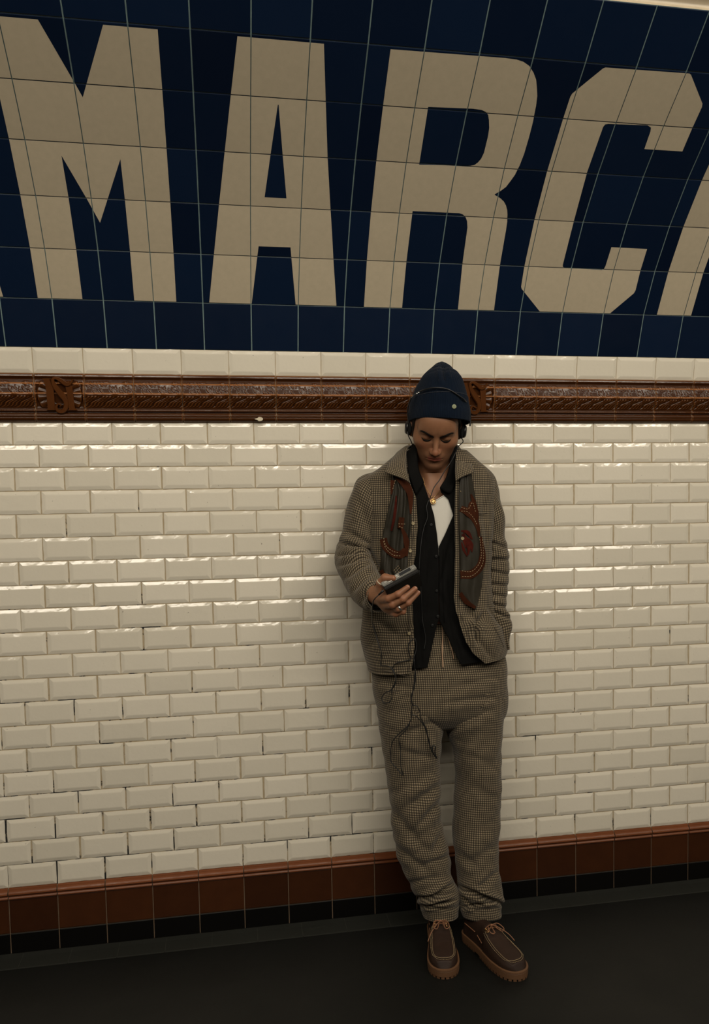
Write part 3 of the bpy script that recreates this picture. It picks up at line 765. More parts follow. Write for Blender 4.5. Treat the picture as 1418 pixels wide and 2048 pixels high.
# head frame: turned to the viewer's side, bowed, and tipped
PITCH, YAW, ROLL = math.radians(35), math.radians(14.5), math.radians(6.0)
f0 = np.array([-math.sin(YAW), -math.cos(YAW), 0]); r0 = np.array([math.cos(YAW), -math.sin(YAW), 0]); z0 = np.array([0, 0, 1.0])
hf = f0 * math.cos(PITCH) - z0 * math.sin(PITCH); hu = z0 * math.cos(PITCH) + f0 * math.sin(PITCH)
hr = r0 * math.cos(ROLL) - hu * math.sin(ROLL); hu = hu * math.cos(ROLL) + r0 * math.sin(ROLL)
HR = np.stack([hr, hf, hu], 1)            # local -> world
EYE = atY(872.5, 881, -.262)
HC = EYE - HR @ np.array([0, .088, 0.0])
def hw(p): return HC + HR @ np.asarray(p, float)
A_ = lambda *p: np.array(p, float)
def head_sdf(x, y, z):
    X = abs(x); X = np.sqrt(x * x + 1e-8)
    d = sd_ell(x, y, z, A_(0, -.012, .030), A_(.076, .097, .086))
    d = smin(d, sd_ell(x, y, z, A_(0, .030, -.030), A_(.0635, .062, .078)), .03)          # mid face
    d = smin(d, sd_ell(x, y, z, A_(0, .048, -.070), A_(.041, .040, .038)), .025)           # jaw front
    d = smin(d, sd_cone(X, y, z, A_(.058, -.005, -.040), A_(.013, .071, -.097), .013, .011), .028)  # jaw line
    d = smin(d, sd_ell(x, y, z, A_(0, .074, -.098), A_(.021, .017, .017)), .018)            # chin
    d = smin(d, sd_ell(X, y, z, A_(.047, .050, -.018), A_(.019, .024, .016)), .03)         # cheekbone
    d = smin(d, sd_cone(X, y, z, A_(.010, .083, .024), A_(.046, .066, .026), .0105, .009), .016)     # brow ridge
    d = smin(d, sd_ell(x, y, z, A_(0, .060, .050), A_(.050, .034, .036)), .03)             # forehead
    d = smax(d, -sd_ell(X, y, z, A_(.029, .104, .005), A_(.020, .0215, .0135)), .010)
    d = smax(d, -sd_ell(X, y, z, A_(.0165, .0985, .006), A_(.008, .012, .010)), .008)        # inner corner        # eye socket
    d = smin(d, sd_ell(X, y, z, A_(.031, .0735, .0050), A_(.0150, .0135, .0110)), .0035)   # closed lid over the eyeball
    d = smin(d, sd_cone(x, y, z, A_(0, .086, .016), A_(0, .1085, -.028), .0065, .0090), .012)  # nose bridge
    d = smin(d, sd_ell(x, y, z, A_(0, .1105, -.0345), A_(.0098, .0105, .0092)), .007)       # tip
    d = smin(d, sd_ell(X, y, z, A_(.0112, .0985, -.0380), A_(.0062, .0100, .0060)), .010)   # wing
    d = smax(d, -sd_ell(X, y, z, A_(.0063, .1045, -.0455), A_(.0034, .0050, .0040)), .002)   # nostril
    d = smin(d, sd_ell(x, y, z, A_(0, .082, -.060), A_(.024, .014, .016)), .014)           # muzzle
    d = smin(d, sd_cone(X, y, z, A_(.002, .0965, -.0585), A_(.0245, .0835, -.0640), .0042, .0022), .004)   # upper lip
    d = smin(d, sd_cone(X, y, z, A_(.000, .0955, -.0685), A_(.020, .0850, -.0665), .0052, .0026), .004)   # lower lip
    d = smax(d, -sd_cone(X, y, z, A_(.000, .1015, -.0635), A_(.0275, .0870, -.0655), .0013, .0010), .0022)   # mouth line
    d = smax(d, -sd_ell(x, y, z, A_(0, .101, -.0815), A_(.016, .0085, .0060)), .010)        # groove under the lip
    d = smax(d, -sd_cone(x, y, z, A_(0, .105, -.047), A_(0, .1035, -.055), .0022, .0026), .004)  # philtrum
    e = sd_ell(X, y, z, A_(.079, -.006, -.012), A_(.010, .020, .031)); e = smax(e, -sd_ell(X, y, z, A_(.089, .000, -.010), A_(.008, .011, .020)), .004)
    d = smin(d, e, .006)
    return d
def snap(x, z, off=0.0, y0=.14):
    "surface point of the face at local x, z"
    ys = np.linspace(y0, 0, 281); v = head_sdf(np.full(281, x), ys, np.full(281, z)); i = np.argmax(v < 0); y = ys[i] + off
    return hw((x, y, z))
fx = axis([(.29, .47, .008), (.47, .80, .0019), (.80, 1.02, .008)])
fy = axis([(-.505, -.36, .0021), (-.36, -.33, .003), (-.33, -.10, .0019), (-.10, .03, .006)])
fz = axis([(.05, 1.125, .009), (1.125, 1.285, .0019), (1.285, 1.49, .007), (1.49, 1.735, .0018), (1.735, 1.80, .004)])
B_ = Field(fx, fy, fz)
P3 = lambda x, y, Y: atY(x, y, Y)
# torso, hips, legs, arms
B_.ell((.668, -.125, 1.33), (.160, .088, .20), .03)
B_.ell((.668, -.130, 1.435), (.150, .082, .085), .04)
B_.cone((.545, -.115, 1.462), (.795, -.115, 1.462), .050, .050, .05)
B_.ell((.672, -.135, 1.12), (.140, .088, .17), .05)
B_.ell((.675, -.140, .945), (.155, .098, .12), .05)
nk = hw((0, -.035, -.055)); nb = np.array([.683, -.118, 1.475])
B_.cone(nb, nk, .064, .060, .03)
B_.cone(nb + [-.09, .01, -.035], nb + [0, .02, .045], .030, .045, .04); B_.cone(nb + [.09, .01, -.035], nb + [0, .02, .045], .030, .045, .04)
B_.cone(hw((-.045, .0, -.07)), (.672, -.190, 1.468), .012, .007, .016); B_.cone(hw((.045, .0, -.07)), (.692, -.190, 1.468), .012, .007, .016)   # neck cords
B_.cone((.690, -.186, 1.462), (.80, -.150, 1.488), .008, .010, .012); B_.cone((.664, -.186, 1.462), (.56, -.150, 1.488), .008, .010, .012)       # collar bones
LK, LA_ = P3(822, 1590, -.185), P3(878, 1842, -.205); RK, RA_ = P3(956, 1590, -.18), P3(960, 1838, -.235)
B_.cone((.592, -.145, .90), LK, .062, .046, .03); B_.cone(LK, LA_, .046, .026, .03); B_.cone(LA_, LA_ - [0, -.005, .03], .026, .020, .02)
B_.cone((.772, -.145, .90), RK, .060, .046, .03); B_.cone(RK, RA_, .046, .026, .03); B_.cone(RA_, RA_ - [.01, -.005, .03], .026, .020, .02)
SL, EL, WR = P3(742, 985, -.115), P3(703, 1112, -.125), P3(752, 1190, -.365)
B_.cone(SL, EL, .044, .032, .03); B_.cone(EL, WR, .030, .024, .02)
SR, ER, WRr = P3(968, 985, -.105), P3(988, 1135, -.10), P3(985, 1255, -.17)
B_.cone(SR, ER, .048, .038, .03); B_.cone(ER, WRr, .038, .028, .02); B_.ell(P3(974, 1282, -.185), (.035, .022, .045), .02)
# head
def hfield(x, y, z):
    px, py, pz = x - HC[0], y - HC[1], z - HC[2]
    lx = px * HR[0, 0] + py * HR[1, 0] + pz * HR[2, 0]; ly = px * HR[0, 1] + py * HR[1, 1] + pz * HR[2, 1]; lz = px * HR[0, 2] + py * HR[1, 2] + pz * HR[2, 2]
    return head_sdf(lx, ly, lz)
B_.op(HC - .145, HC + .145, hfield, .022)
# right hand closed round the player (thumb on top, three long fingers across the front, little finger curled under)
B_.cone(WR, P3(768, 1196, -.395), .024, .027, .02)
B_.cone(P3(766, 1184, -.392), P3(776, 1212, -.398), .022, .022, .015)
B_.cone(P3(768, 1178, -.388), P3(790, 1186, -.372), .016, .014, .015)      # palm behind the player
B_.cone(P3(772, 1204, -.392), P3(796, 1212, -.375), .017, .013, .015)
def finger(pts, rs, k=.004):
    for i in range(len(pts) - 1): B_.cone(P3(*pts[i]), P3(*pts[i + 1]), rs[i] * 1.07, rs[i + 1] * 1.07, k)
    for i in range(1, len(pts) - 1): B_.ell(P3(*pts[i]), (rs[i] * 1.06,) * 3, k)
TH_ = [(762, 1186, -.400), (761, 1166, -.412), (770, 1155.5, -.424), (786, 1156.5, -.436)]
FA = [(762, 1199, -.408), (777, 1197.5, -.446), (796, 1188.5, -.462), (815, 1174.5, -.462)]
FB = [(768, 1210, -.404), (785, 1209.5, -.444), (806, 1198, -.460), (830, 1177.5, -.456)]
FC = [(776, 1219, -.398), (796, 1217, -.436), (816, 1205.5, -.450), (836, 1185.5, -.440)]
FD = [(780, 1223.5, -.392), (791, 1228, -.418), (806, 1223.5, -.430), (809, 1216, -.414)]
finger(TH_, [.0135, .0118, .0112, .0088]); finger(FA, [.0120, .0100, .0090, .0072]); finger(FB, [.0120, .0102, .0092, .0073]); finger(FC, [.0115, .0098, .0088, .0068]); finger(FD, [.0105, .0085, .0076, .0062])
BV, BF = B_.mesh()
body = pydata('body', BV, BF.tolist(), root, M_SK, True)
rel(body, root)
loc = (BV - HC) @ HR
def zone(name, val):
    a = body.data.attributes.new(name, 'FLOAT', 'POINT'); a.data.foreach_set('value', val.astype(np.float32))
ax_ = np.abs(loc[:, 0]); near = np.linalg.norm(BV - HC, axis=1) < .16
lip = np.exp(-((loc[:, 2] + .0635) / .0075) ** 4) * np.clip((.024 - ax_) / .006, 0, 1) * (loc[:, 1] > .07) * near
zone('lip', lip)
beard = near * (loc[:, 1] > .0) * np.clip(np.exp(-((loc[:, 2] + .085) / .038) ** 4) * 1.0, 0, 1) * np.clip(1 - lip * 2, 0, 1) * np.clip((loc[:, 2] < -.045), 0, 1)
zone('beard', beard)
fl_ = near * (.5 * np.exp(-((loc[:, 0]) / .014) ** 2 - ((loc[:, 2] + .033) / .014) ** 2) + .35 * np.exp(-((ax_ - .042) / .018) ** 2 - ((loc[:, 2] + .022) / .014) ** 2)) * (loc[:, 1] > .03)
hand_d = np.min([np.linalg.norm(BV - P3(*q), axis=1) for q in FA[1:] + FB[1:] + FC[1:] + FD[1:] + TH_[1:]], 0)
fl_ = np.clip(fl_ + .55 * np.exp(-(hand_d / .012) ** 2), 0, 1); zone('flush', fl_)
print('body verts', len(BV))

# hair, brows, lashes, nails
hb = Field(axis([(-.10, .10, .0028)]), axis([(-.12, .09, .0028)]), axis([(-.075, .13, .0028)]))
def hair_sdf(x, y, z):
    X = np.abs(x); d = sd_ell(x, y, z, A_(0, -.014, .030), A_(.0800, .102, .091))
    d = smin(d, sd_ell(X, y, z, A_(.070, .022, -.004), A_(.0075, .015, .030)), .012)
    front = (y - (.030 + .35 * np.clip(z - .03, 0, 1))); d = smax(d, front + 0 * x, .006)
    return smax(d, -(z + .050 + np.clip(y, -.1, .1) * .3) + 0 * x, .008)
hb.op((-1, -1, -1), (1, 1, 1), hair_sdf, .001)
HV, HF = hb.mesh(); rel(pydata('hair', HC + HV @ HR.T, HF.tolist(), root, M_HAIR, True), root)
for sx in (-1, 1):
    mb = MB(); pts = [snap(sx * a, b, -.0016) for a, b in ((.0085, .0155), (.017, .0185), (.027, .0230), (.037, .0265), (.047, .0265), (.056, .0215))]
    pts = smooth_path(pts, 16); tube(mb, pts, np.interp(np.linspace(0, 1, 16), [0, .15, .5, .8, 1], [.0024, .0048, .0046, .0032, .0008]), 8)
    rel(mb.build('eyebrow', [M_HAIR], root, True), root)
for sx in (-1, 1):
    mb = MB(); pts = [snap(sx * a, b, .0008) for a, b in ((.0155, .0010), (.021, -.0028), (.030, -.0052), (.040, -.0030), (.0465, .0025))]
    pts = smooth_path(pts, 18); tube(mb, pts, np.interp(np.linspace(0, 1, 18), [0, .3, .7, 1], [.0014, .0026, .0025, .0009]), 6)
    for i in ():
        p = pts[i]; tube(mb, [p, p + HR @ A_(sx * .0005 * (i - 8) / 4, .0014, -.0020), p + HR @ A_(sx * .0008 * (i - 8) / 4, .0022, -.0034)], [.0013, .0011, .0004], 4)
    rel(mb.build('eyelashes', [M_HAIR], root, True), root)

# ---------------------------------------------------------------- trousers
pel = Loft([(748, 1240, 992, 1237, -.132, .088), (742, 1268, 998, 1266, -.133, .098), (738, 1310, 1008, 1306, -.136, .109), (742, 1348, 1012, 1344, -.140, .120), (749, 1395, 1011, 1395, -.145, .124), (755, 1425, 1008, 1425, -.148, .113), (768, 1446, 994, 1446, -.150, .080), (800, 1456, 970, 1456, -.150, .04)], 90, 190, 2.5).grid()
lg = Loft([(750, 1370, 868, 1385, -.152, .104), (752, 1410, 884, 1420, -.156, .104), (757, 1450, 888, 1452, -.160, .101), (763, 1485, 882, 1480, -.164, .097), (768, 1520, 878, 1515, -.170, .092), (774, 1560, 881, 1556, -.178, .086), (780, 1610, 878, 1608, -.186, .080), (785, 1655, 886, 1652, -.190, .076), (791, 1692, 894, 1688, -.193, .073), (799, 1722, 901, 1718, -.196, .070), (811, 1752, 901, 1746, -.200, .068), (824, 1778, 913, 1770, -.203, .068), (836, 1800, 918, 1790, -.207, .068), (843, 1816, 916, 1806, -.210, .066), (847, 1832, 914, 1826, -.213, .064)], 240, 150, 2.25).grid()
rg = Loft([(888, 1385, 1011, 1370, -.150, .104), (884, 1420, 1010, 1408, -.154, .104), (890, 1452, 1005, 1450, -.160, .101), (899, 1480, 1002, 1482, -.164, .097), (907, 1516, 1001, 1516, -.170, .092), (911, 1556, 1001, 1556, -.178, .086), (907, 1608, 1001, 1608, -.188, .080), (905, 1655, 999, 1655, -.196, .076), (906, 1692, 997, 1692, -.204, .073), (911, 1722, 996, 1722, -.210, .070), (914, 1748, 999, 1748, -.216, .070), (916, 1774, 1003, 1774, -.222, .070), (917, 1796, 1006, 1794, -.228, .068), (919, 1812, 1001, 1808, -.232, .064), (924, 1832, 1002, 1826, -.236, .062)], 240, 150, 2.25).grid()
# cloth coordinates run on from the waist
lg.UV[..., 0] -= .085; rg.UV[..., 0] += .085
pel.fold([(750, 1362, 830, 1378, 9, .004), (890, 1406, 1000, 1392, 9, .0055), (905, 1376, 1000, 1352, 10, .004), (893, 1330, 897, 1440, 5, .003), (800, 1430, 880, 1452, 10, .004)], [(5, .002, 3, (1, 1, 1.5))])
CL = [(880, 1440, 800, 1470, 11, .005), (876, 1520, 800, 1500, 12, .004), (772, 1590, 850, 1560, 14, .004), (880, 1570, 800, 1625, 14, .007), (880, 1600, 830, 1660, 11, .006), (780, 1615, 850, 1700, 15, .007), (884, 1660, 860, 1720, 10, .005), (790, 1690, 860, 1745, 12, .006), (900, 1712, 850, 1728, 9, .006), (812, 1768, 880, 1752, 10, .006), (905, 1768, 850, 1800, 7, .013), (830, 1796, 900, 1786, 6, .012), (848, 1810, 908, 1800, 5, .012), (850, 1812, 890, 1816, 5, .006)]
CR_ = [(888, 1412, 985, 1396, 8, .009), (890, 1450, 985, 1420, 10, .006), (890, 1466, 960, 1440, 9, .004), (905, 1500, 990, 1530, 14, .004), (995, 1600, 940, 1570, 14, .003), (995, 1690, 930, 1730, 14, .005), (910, 1700, 960, 1740, 12, .004), (998, 1740, 950, 1782, 10, .007), (918, 1772, 985, 1802, 7, .014), (1004, 1808, 950, 1782, 5, .013), (925, 1815, 990, 1800, 5, .007), (925, 1790, 950, 1820, 5, .006)]
lg.fold(CL, [(6, .0022, 5, (1, 1, 1.6)), (16, .0007, 6, (1, 1, 1.4))]); rg.fold(CR_, [(6, .0022, 8, (1, 1, 1.6)), (16, .0007, 9, (1, 1, 1.4))])
# a pressed hem and an outward roll at the bottom ring
for g_ in (lg, rg):
    N_ = g_.normals(); w_ = np.clip((np.arange(g_.n) - (g_.n - 16)) / 2, 0, 1); g_.G += N_ * (w_ * .0022)[:, None, None]
tro = rel(join_lofts('trousers', [pel, lg, rg], M_TW, root, .0022), root); tro['label'] = 'loose brown and cream checked wool trousers'
s_tro = Surf(pel.G, lg.G, rg.G)
def gchild(o, parent):
    "sub-part of a part whose origin is the world origin"
    o.parent = parent; o.matrix_parent_inverse = Matrix.Identity(4); return o

# ---------------------------------------------------------------- tank top and black shirt
def torso(dw, dd, hem):
    S_ = [(800 + 0 - dw, 905, 928 + dw, 902, -.125, .060 + dd), (784 - dw, 918, 944 + dw, 915, -.125, .070 + dd), (756 - dw, 938, 968 + dw, 935, -.125, .082 + dd), (735 - dw, 956, 981 + dw, 954, -.125, .091 + dd), (729 - dw, 985, 984 + dw, 985, -.127, .100 + dd), (731 - dw, 1040, 980 + dw, 1040, -.130, .106 + dd), (736 - dw, 1105, 977 + dw, 1105, -.132, .107 + dd), (734 - dw, 1170, 976 + dw, 1170, -.135, .107 + dd), (730 - dw, 1235, 984 + dw, 1232, -.138, .109 + dd)]
    return S_ + hem
shirt = Loft(torso(-8, .004, [(736, 1290, 992, 1285, -.140, .122), (742, 1312, 996, 1296, -.141, .128), (744, 1330, 998, 1306, -.141, .131)]), 170, 300, 2.4)
SL_E = [(800, 860), (822, 880), (829, 905), (838, 942), (846, 963), (860, 1004), (868, 1030), (874, 1068), (876.5, 1094), (877.5, 1240), (873, 1252), (853, 1345), (850, 1380)]
SR_E = [(930, 860), (911, 890), (905, 912), (900, 932), (892, 955), (880, 975), (883, 985), (897, 998), (907, 1030), (893, 1062), (877.5, 1094), (878.5, 1240), (884, 1252), (925, 1336), (935, 1370)]
shirt.grid(SL_E, SR_E)
shirt.fold([(850, 1010, 846, 1240, 6, .003), (903, 1075, 880, 1180, 8, .004), (860, 1110, 850, 1230, 8, .004), (895, 1100, 905, 1250, 9, .004), (880, 1190, 930, 1290, 9, .004), (838, 1240, 842, 1335, 7, .004), (905, 1255, 920, 1320, 7, .004)], [(7, .0015, 12, (2, 1, .6))])
sh_o = rel(shirt.mesh('shirt', M_BLK, root, .0018), root); sh_o['label'] = 'unbuttoned black shirt under the jacket'
s_sh = Surf(shirt.G)
tank = Loft(torso(-16, -.007, [(760, 1245, 970, 1245, -.138, .1)]), 60, 120, 2.4).grid()
s_tk = Surf(tank.G)
rel(patch('tank_top', [(851, 1014), (850, 1030), (850, 1050), (852, 1112)], [(903, 981), (912, 1000), (912, 1040), (906, 1112)], s_tk, .004, M_TANK, root, 24, 30, disp=lambda f, v: .001 * math.sin(f * 9 + v * 3)), root)
# neckline rib
nl = smooth_path([(851, 1013.5), (864, 1005.5), (877, 997.5), (890, 989.5), (903, 980.5)], 24)
mbb = MB(); tube(mbb, [s_tk.at(a, b, .0045) for a, b, _ in nl], .0016, 6); tank_o = [o for o in root.children if o.name == 'tank_top'][0]
gchild(mbb.build('neckline', [M_TANK], None, True), tank_o)
# shirt collar: stand and leaves
def leafstrip(name, ins, outs, mat, parent, n=70, m_=9, puff=.004, thick=.0018, noise=None):
    I = catmull(np.array([P3(*p) for p in ins]), n); O = catmull(np.array([P3(*p) for p in outs]), n); V = []; UV = []
    L = np.concatenate([[0], np.cumsum(np.linalg.norm(np.diff(O, axis=0), axis=1))])
    for i in range(n):
        d = O[i] - I[i]; nr = np.cross(d, (O[min(i + 1, n - 1)] - O[max(i - 1, 0)])); nr /= np.linalg.norm(nr) + 1e-9
        if nr[1] > 0: nr = -nr
        for j in range(m_):
            f = j / (m_ - 1); V.append(I[i] + d * f + nr * puff * math.sin(math.pi * f ** .6)); UV.append((L[i], f * np.linalg.norm(d)))
    idx = np.arange(n * m_).reshape(n, m_); F = np.stack([idx[:-1, :-1].ravel(), idx[1:, :-1].ravel(), idx[1:, 1:].ravel(), idx[:-1, 1:].ravel()], 1).tolist()
    return solid(pydata(name, V, F, parent, mat, True, uv=UV), thick, 0)
c1 = leafstrip('collar', [(848, 965, -.226), (838, 940, -.222), (834, 908, -.200), (834, 884, -.165), (845, 882, -.085), (872, 880, -.062), (897, 882, -.085), (905, 886, -.160), (902, 908, -.197), (900, 930, -.218), (896, 948, -.228)],
               [(832, 990, -.240), (818, 950, -.232), (812, 925, -.200), (812, 905, -.150), (830, 898, -.06), (870, 896, -.035), (905, 898, -.06), (922, 908, -.150), (920, 930, -.205), (902, 985, -.238), (880, 977, -.243)], M_BLK, None)
gchild(c1, sh_o)
M_SB = simple('dark_shirt_button', (.010, .010, .010), .3)
for (x, y) in ((862.5, 1050), (872.5, 1113), (873.5, 1182), (875.5, 1233), (864.5, 1251)):
    mb = MB(); disc(mb, s_sh.at(x, y, .001), (-.2, -1, 0), .0048, .0016); gchild(mb.build('button', [M_SB], None, True), sh_o)
mb = MB(); pk = [s_sh.at(a, b, .0012) for a, b, _ in smooth_path([(887, 1098), (886, 1150), (887, 1200), (889, 1245)], 30)]; tube(mb, pk, .0007, 5); gchild(mb.build('placket_seam', [M_BLK], None, True), sh_o)
# waistband, fly and drawstring of the trousers
mb = MB(); tube(mb, [s_tro.at(a, b, .004) for a, b, _ in smooth_path([(884, 1249), (885.5, 1270), (884.5, 1300), (886, 1335.5)], 20)], .0022, 7)
tube(mb, [s_tro.at(a, b, .0045) for a, b, _ in smooth_path([(889, 1252), (899, 1285), (905, 1304), (907.5, 1318)], 20)], .0020, 7)
gchild(mb.build('drawstring', [M_CORD], None, True), tro)

# ---------------------------------------------------------------- jacket
jk = Loft(torso(4, .020, [(724, 1262, 1000, 1252, -.140, .136), (723, 1290, 1006, 1276, -.141, .143), (729, 1322, 1010, 1294, -.141, .147), (733, 1342, 1008, 1304, -.141, .149)]), 260, 420, 2.4)
JL = [(800, 860), (812, 900), (814, 930), (820, 966), (833, 997), (835.5, 1053), (831, 1110), (826, 1138), (824, 1194), (826, 1237), (829, 1293), (824, 1335), (818, 1375)]
JR = [(930, 860), (913, 900), (910, 930), (911, 963), (909.5, 1039), (911, 1110), (908, 1194), (912, 1222), (921, 1251), (932, 1285), (946, 1307), (968, 1326), (990, 1345)]
jk.grid(JL, JR)
jk.fold([(735, 1095, 770, 1160, 10, .008), (775, 1250, 730, 1300, 14, .004), (748, 1240, 800, 1275, 13, .004), (820, 1240, 770, 1330, 13, .004), (760, 960, 775, 1100, 13, .004), (950, 1240, 952, 1290, 6, .010), (965, 1225, 948, 1262, 8, .008), (975, 1215, 1000, 1250, 7, .006), (950, 1270, 985, 1320, 10, .005), (925, 1215, 955, 1245, 10, .005), (945, 1150, 960, 1210, 10, .004), (968, 1000, 972, 1110, 9, .004)], [(5, .003, 21, (1, 1, .9)), (13, .0009, 22, (1, 1, .8))])
Qj = project(jk.G); bump = np.exp(-(((Qj[..., 0] - 985) / 26) ** 2 + ((Qj[..., 1] - 1268) / 38) ** 2)) * (jk.G[..., 1] < -.12)
jk.G[..., 1] -= .028 * bump
# cloth rolls down slightly along the front edges
jl = Loft([(744, 946, 786, 966, -.118, .050), (727, 951, 776, 988, -.118, .066), (714.5, 962, 766, 1006, -.118, .074), (704.5, 986, 760, 1026, -.118, .075), (693, 1023, 754, 1052, -.118, .072), (681, 1072, 750, 1084, -.120, .068), (671, 1104, 744, 1108, -.130, .064), (670, 1126, 744, 1120, -.155, .062), (679, 1151, 748, 1128, -.190, .059), (690, 1173, 753, 1138, -.225, .056), (704, 1198, 758, 1146, -.265, .053), (719, 1214, 762, 1152, -.300, .049), (734, 1223, 763, 1158, -.330, .045), (745, 1226, 762, 1161, -.350, .041), (756, 1227, 761, 1164, -.366, .038)], 200, 120, 2.15, front=(0, -1, .25)).grid()
jl.fold([(690, 1060, 745, 1092, 9, .007), (680, 1085, 742, 1102, 6, .009), (675, 1110, 738, 1108, 5, .008), (676, 1132, 735, 1118, 6, .007), (688, 1158, 742, 1126, 7, .006), (705, 1185, 748, 1142, 7, .006), (722, 1205, 752, 1155, 6, .006), (738, 1222, 745, 1175, 5, .005), (715, 985, 735, 1060, 12, .005), (735, 965, 728, 1050, 10, .004)], [(8, .0026, 31, (1, 1, 1)), (18, .0009, 32, (1, 1, 1))])
jr = Loft([(928, 955, 968, 934, -.118, .050), (938, 985, 982, 945, -.118, .066), (946, 1005, 989, 960, -.116, .072), (951, 1025, 996, 985, -.114, .072), (955, 1052, 1004, 1025, -.112, .070), (958, 1085, 1011, 1068, -.110, .068), (961, 1120, 1017, 1112, -.112, .066), (963, 1160, 1017, 1155, -.122, .063), (964, 1200, 1014, 1196, -.140, .060), (966, 1228, 1014, 1222, -.155, .056), (972, 1246, 1020, 1236, -.165, .052), (982, 1262, 1022, 1250, -.172, .046), (992, 1280, 1018, 1272, -.176, .040), (1004, 1298, 1016, 1296, -.178, .036)], 200, 120, 2.15).grid()
jr.fold([(1016, 1098, 975, 1082, 7, .006), (1018, 1120, 972, 1118, 6, .007), (1017, 1150, 974, 1140, 6, .006), (1016, 1172, 972, 1168, 6, .006), (1014, 1195, 970, 1186, 6, .006), (1012, 1215, 972, 1205, 5, .007), (1020, 1238, 984, 1222, 5, .006), (996, 1000, 985, 1060, 10, .005)], [(8, .0026, 41, (1, 1, 1)), (18, .0009, 42, (1, 1, 1))])
jac = rel(jk.mesh('jacket', M_TW, root, .0026), root); jac['label'] = 'open brown and cream checked wool jacket'
gchild(jl.mesh('sleeve', M_TW, None, .0022), jac); gchild(jr.mesh('sleeve', M_TW, None, .0022), jac)
s_jk = Surf(jk.G)
s_arm = Surf(jl.G, jk.G)
c2 = leafstrip('collar', [(821, 968, -.268), (814, 946, -.258), (812, 920, -.215), (817, 896, -.150), (838, 884, -.072), (870, 880, -.050), (900, 884, -.072), (913, 898, -.150), (911, 922, -.215), (910, 946, -.258), (911, 964, -.268)],
               [(770, 945, -.252), (775, 932, -.225), (786, 916, -.170), (800, 901, -.090), (830, 893, -.040), (870, 890, -.020), (908, 893, -.040), (926, 905, -.090), (938, 918, -.170), (944, 932, -.225), (948, 945, -.252)], M_TW, None, puff=.006, thick=.003)
gchild(c2, jac)
for (x, y) in ((826, 1047), (820.5, 1102), (925, 1077), (818.5, 1267)):
    mb = MB(); disc(mb, s_jk.at(x, y, .0012 if x < 900 else .012), (-.15, -1, 0), .0055, .0026, mi=0, dome=.5); gchild(mb.build('button', [M_HORN], None, True), jac)
mb = MB()
for path, o_ in (([(826, 985), (827.5, 1050), (823, 1105), (817, 1140), (816, 1200), (818, 1240), (821, 1290), (816, 1345)], .0008), ([(918, 975), (917, 1040), (918.5, 1110), (916, 1190), (920, 1222), (929, 1250), (940, 1282)], .0008), ([(741, 1335), (776, 1343), (816, 1353)], .001), ([(985, 1247), (998, 1272), (1008, 1294)], .001), ([(952, 1030), (974, 1026)], .001)):
    tube(mb, [s_jk.at(a, b, o_) for a, b, _ in smooth_path(path, 50)], .0009, 5)
gchild(mb.build('edge_stitching', [simple('dark_seam_thread', (.05, .04, .03), .9)], None, True), jac)

# ---------------------------------------------------------------- silk scarf: two ends hanging over the jacket fronts
def scarf_end(name, lpts, rpts, pleats, amp, seed, bands, dashes, reds, cat):
    def disp(f, v):
        e = math.sin(math.pi * f) ** .5 * .007
        return e + amp * (.5 + .5 * math.sin(math.pi * v)) * math.sin(2 * math.pi * (pleats * f ** 1.2 + .22 * math.sin(3 * v + seed))) + amp * .22 * math.sin(2 * math.pi * (2.1 * pleats * f + seed + v))
    o = patch(name, lpts, rpts, s_jk, .0045, M_SILK, None, 40, 90, disp, .0012)
    V = np.array([v.co for v in o.data.vertices]); Sc = Surf(V)
    mb = MB()
    def band(path, w, off, mi):
        p = smooth_path(path, 60)[:, :2]; d = np.gradient(p, axis=0); d /= np.linalg.norm(d, axis=1)[:, None]; nn = np.stack([-d[:, 1], d[:, 0]], 1)
        w = np.broadcast_to(w, (60,)) if np.ndim(w) == 0 else np.interp(np.linspace(0, 1, 60), np.linspace(0, 1, len(w)), w)
        V = []
        for i in range(60):
            for s in (-1, -.33, .33, 1): q = p[i] + nn[i] * s * w[i] / 2; V.append(Sc.at(q[0], q[1], off))
        F = [(i * 4 + j, i * 4 + j + 1, i * 4 + j + 5, i * 4 + j + 4) for i in range(59) for j in range(3)]; mb.add(V, F, mi)
    for path, w in bands: band(path, w, .0009, 0)
    for path, w in reds: band(path, w, .0008, 1)
    for path in dashes:
        p = smooth_path(path, 400)[:, :2]; L = np.concatenate([[0], np.cumsum(np.linalg.norm(np.diff(p, axis=0), axis=1))]); t = 0
        while t + 3 < L[-1]:
            pts = [(np.interp(t + a, L, p[:, 0]), np.interp(t + a, L, p[:, 1])) for a in (0, 1.1, 2.2, 3.2)]; tube(mb, [Sc.at(a, b, .0014) for a, b in pts], [.0006, .0010, .0010, .0006], 5, 2); t += 5.2
    pr_ = mb.build('printed_border', [M_RUST, M_RED, M_STI], None, True)
    return o, pr_
K2 = lambda L_: [(650 + a / 3.545, 870 + b / 3.545) for a, b in L_]
sc = empty('scarf', (.70, -.27, 1.30)); sc.parent = root; sc.matrix_parent_inverse = Matrix.Translation(root.location).inverted(); sc['label'] = 'dark olive silk scarf with rust border and cream dashed stitching'
def under(o, p, w=True): o.parent = p; o.matrix_parent_inverse = (Matrix.Translation(Vector((.70, -.27, 1.30)))).inverted(); return o
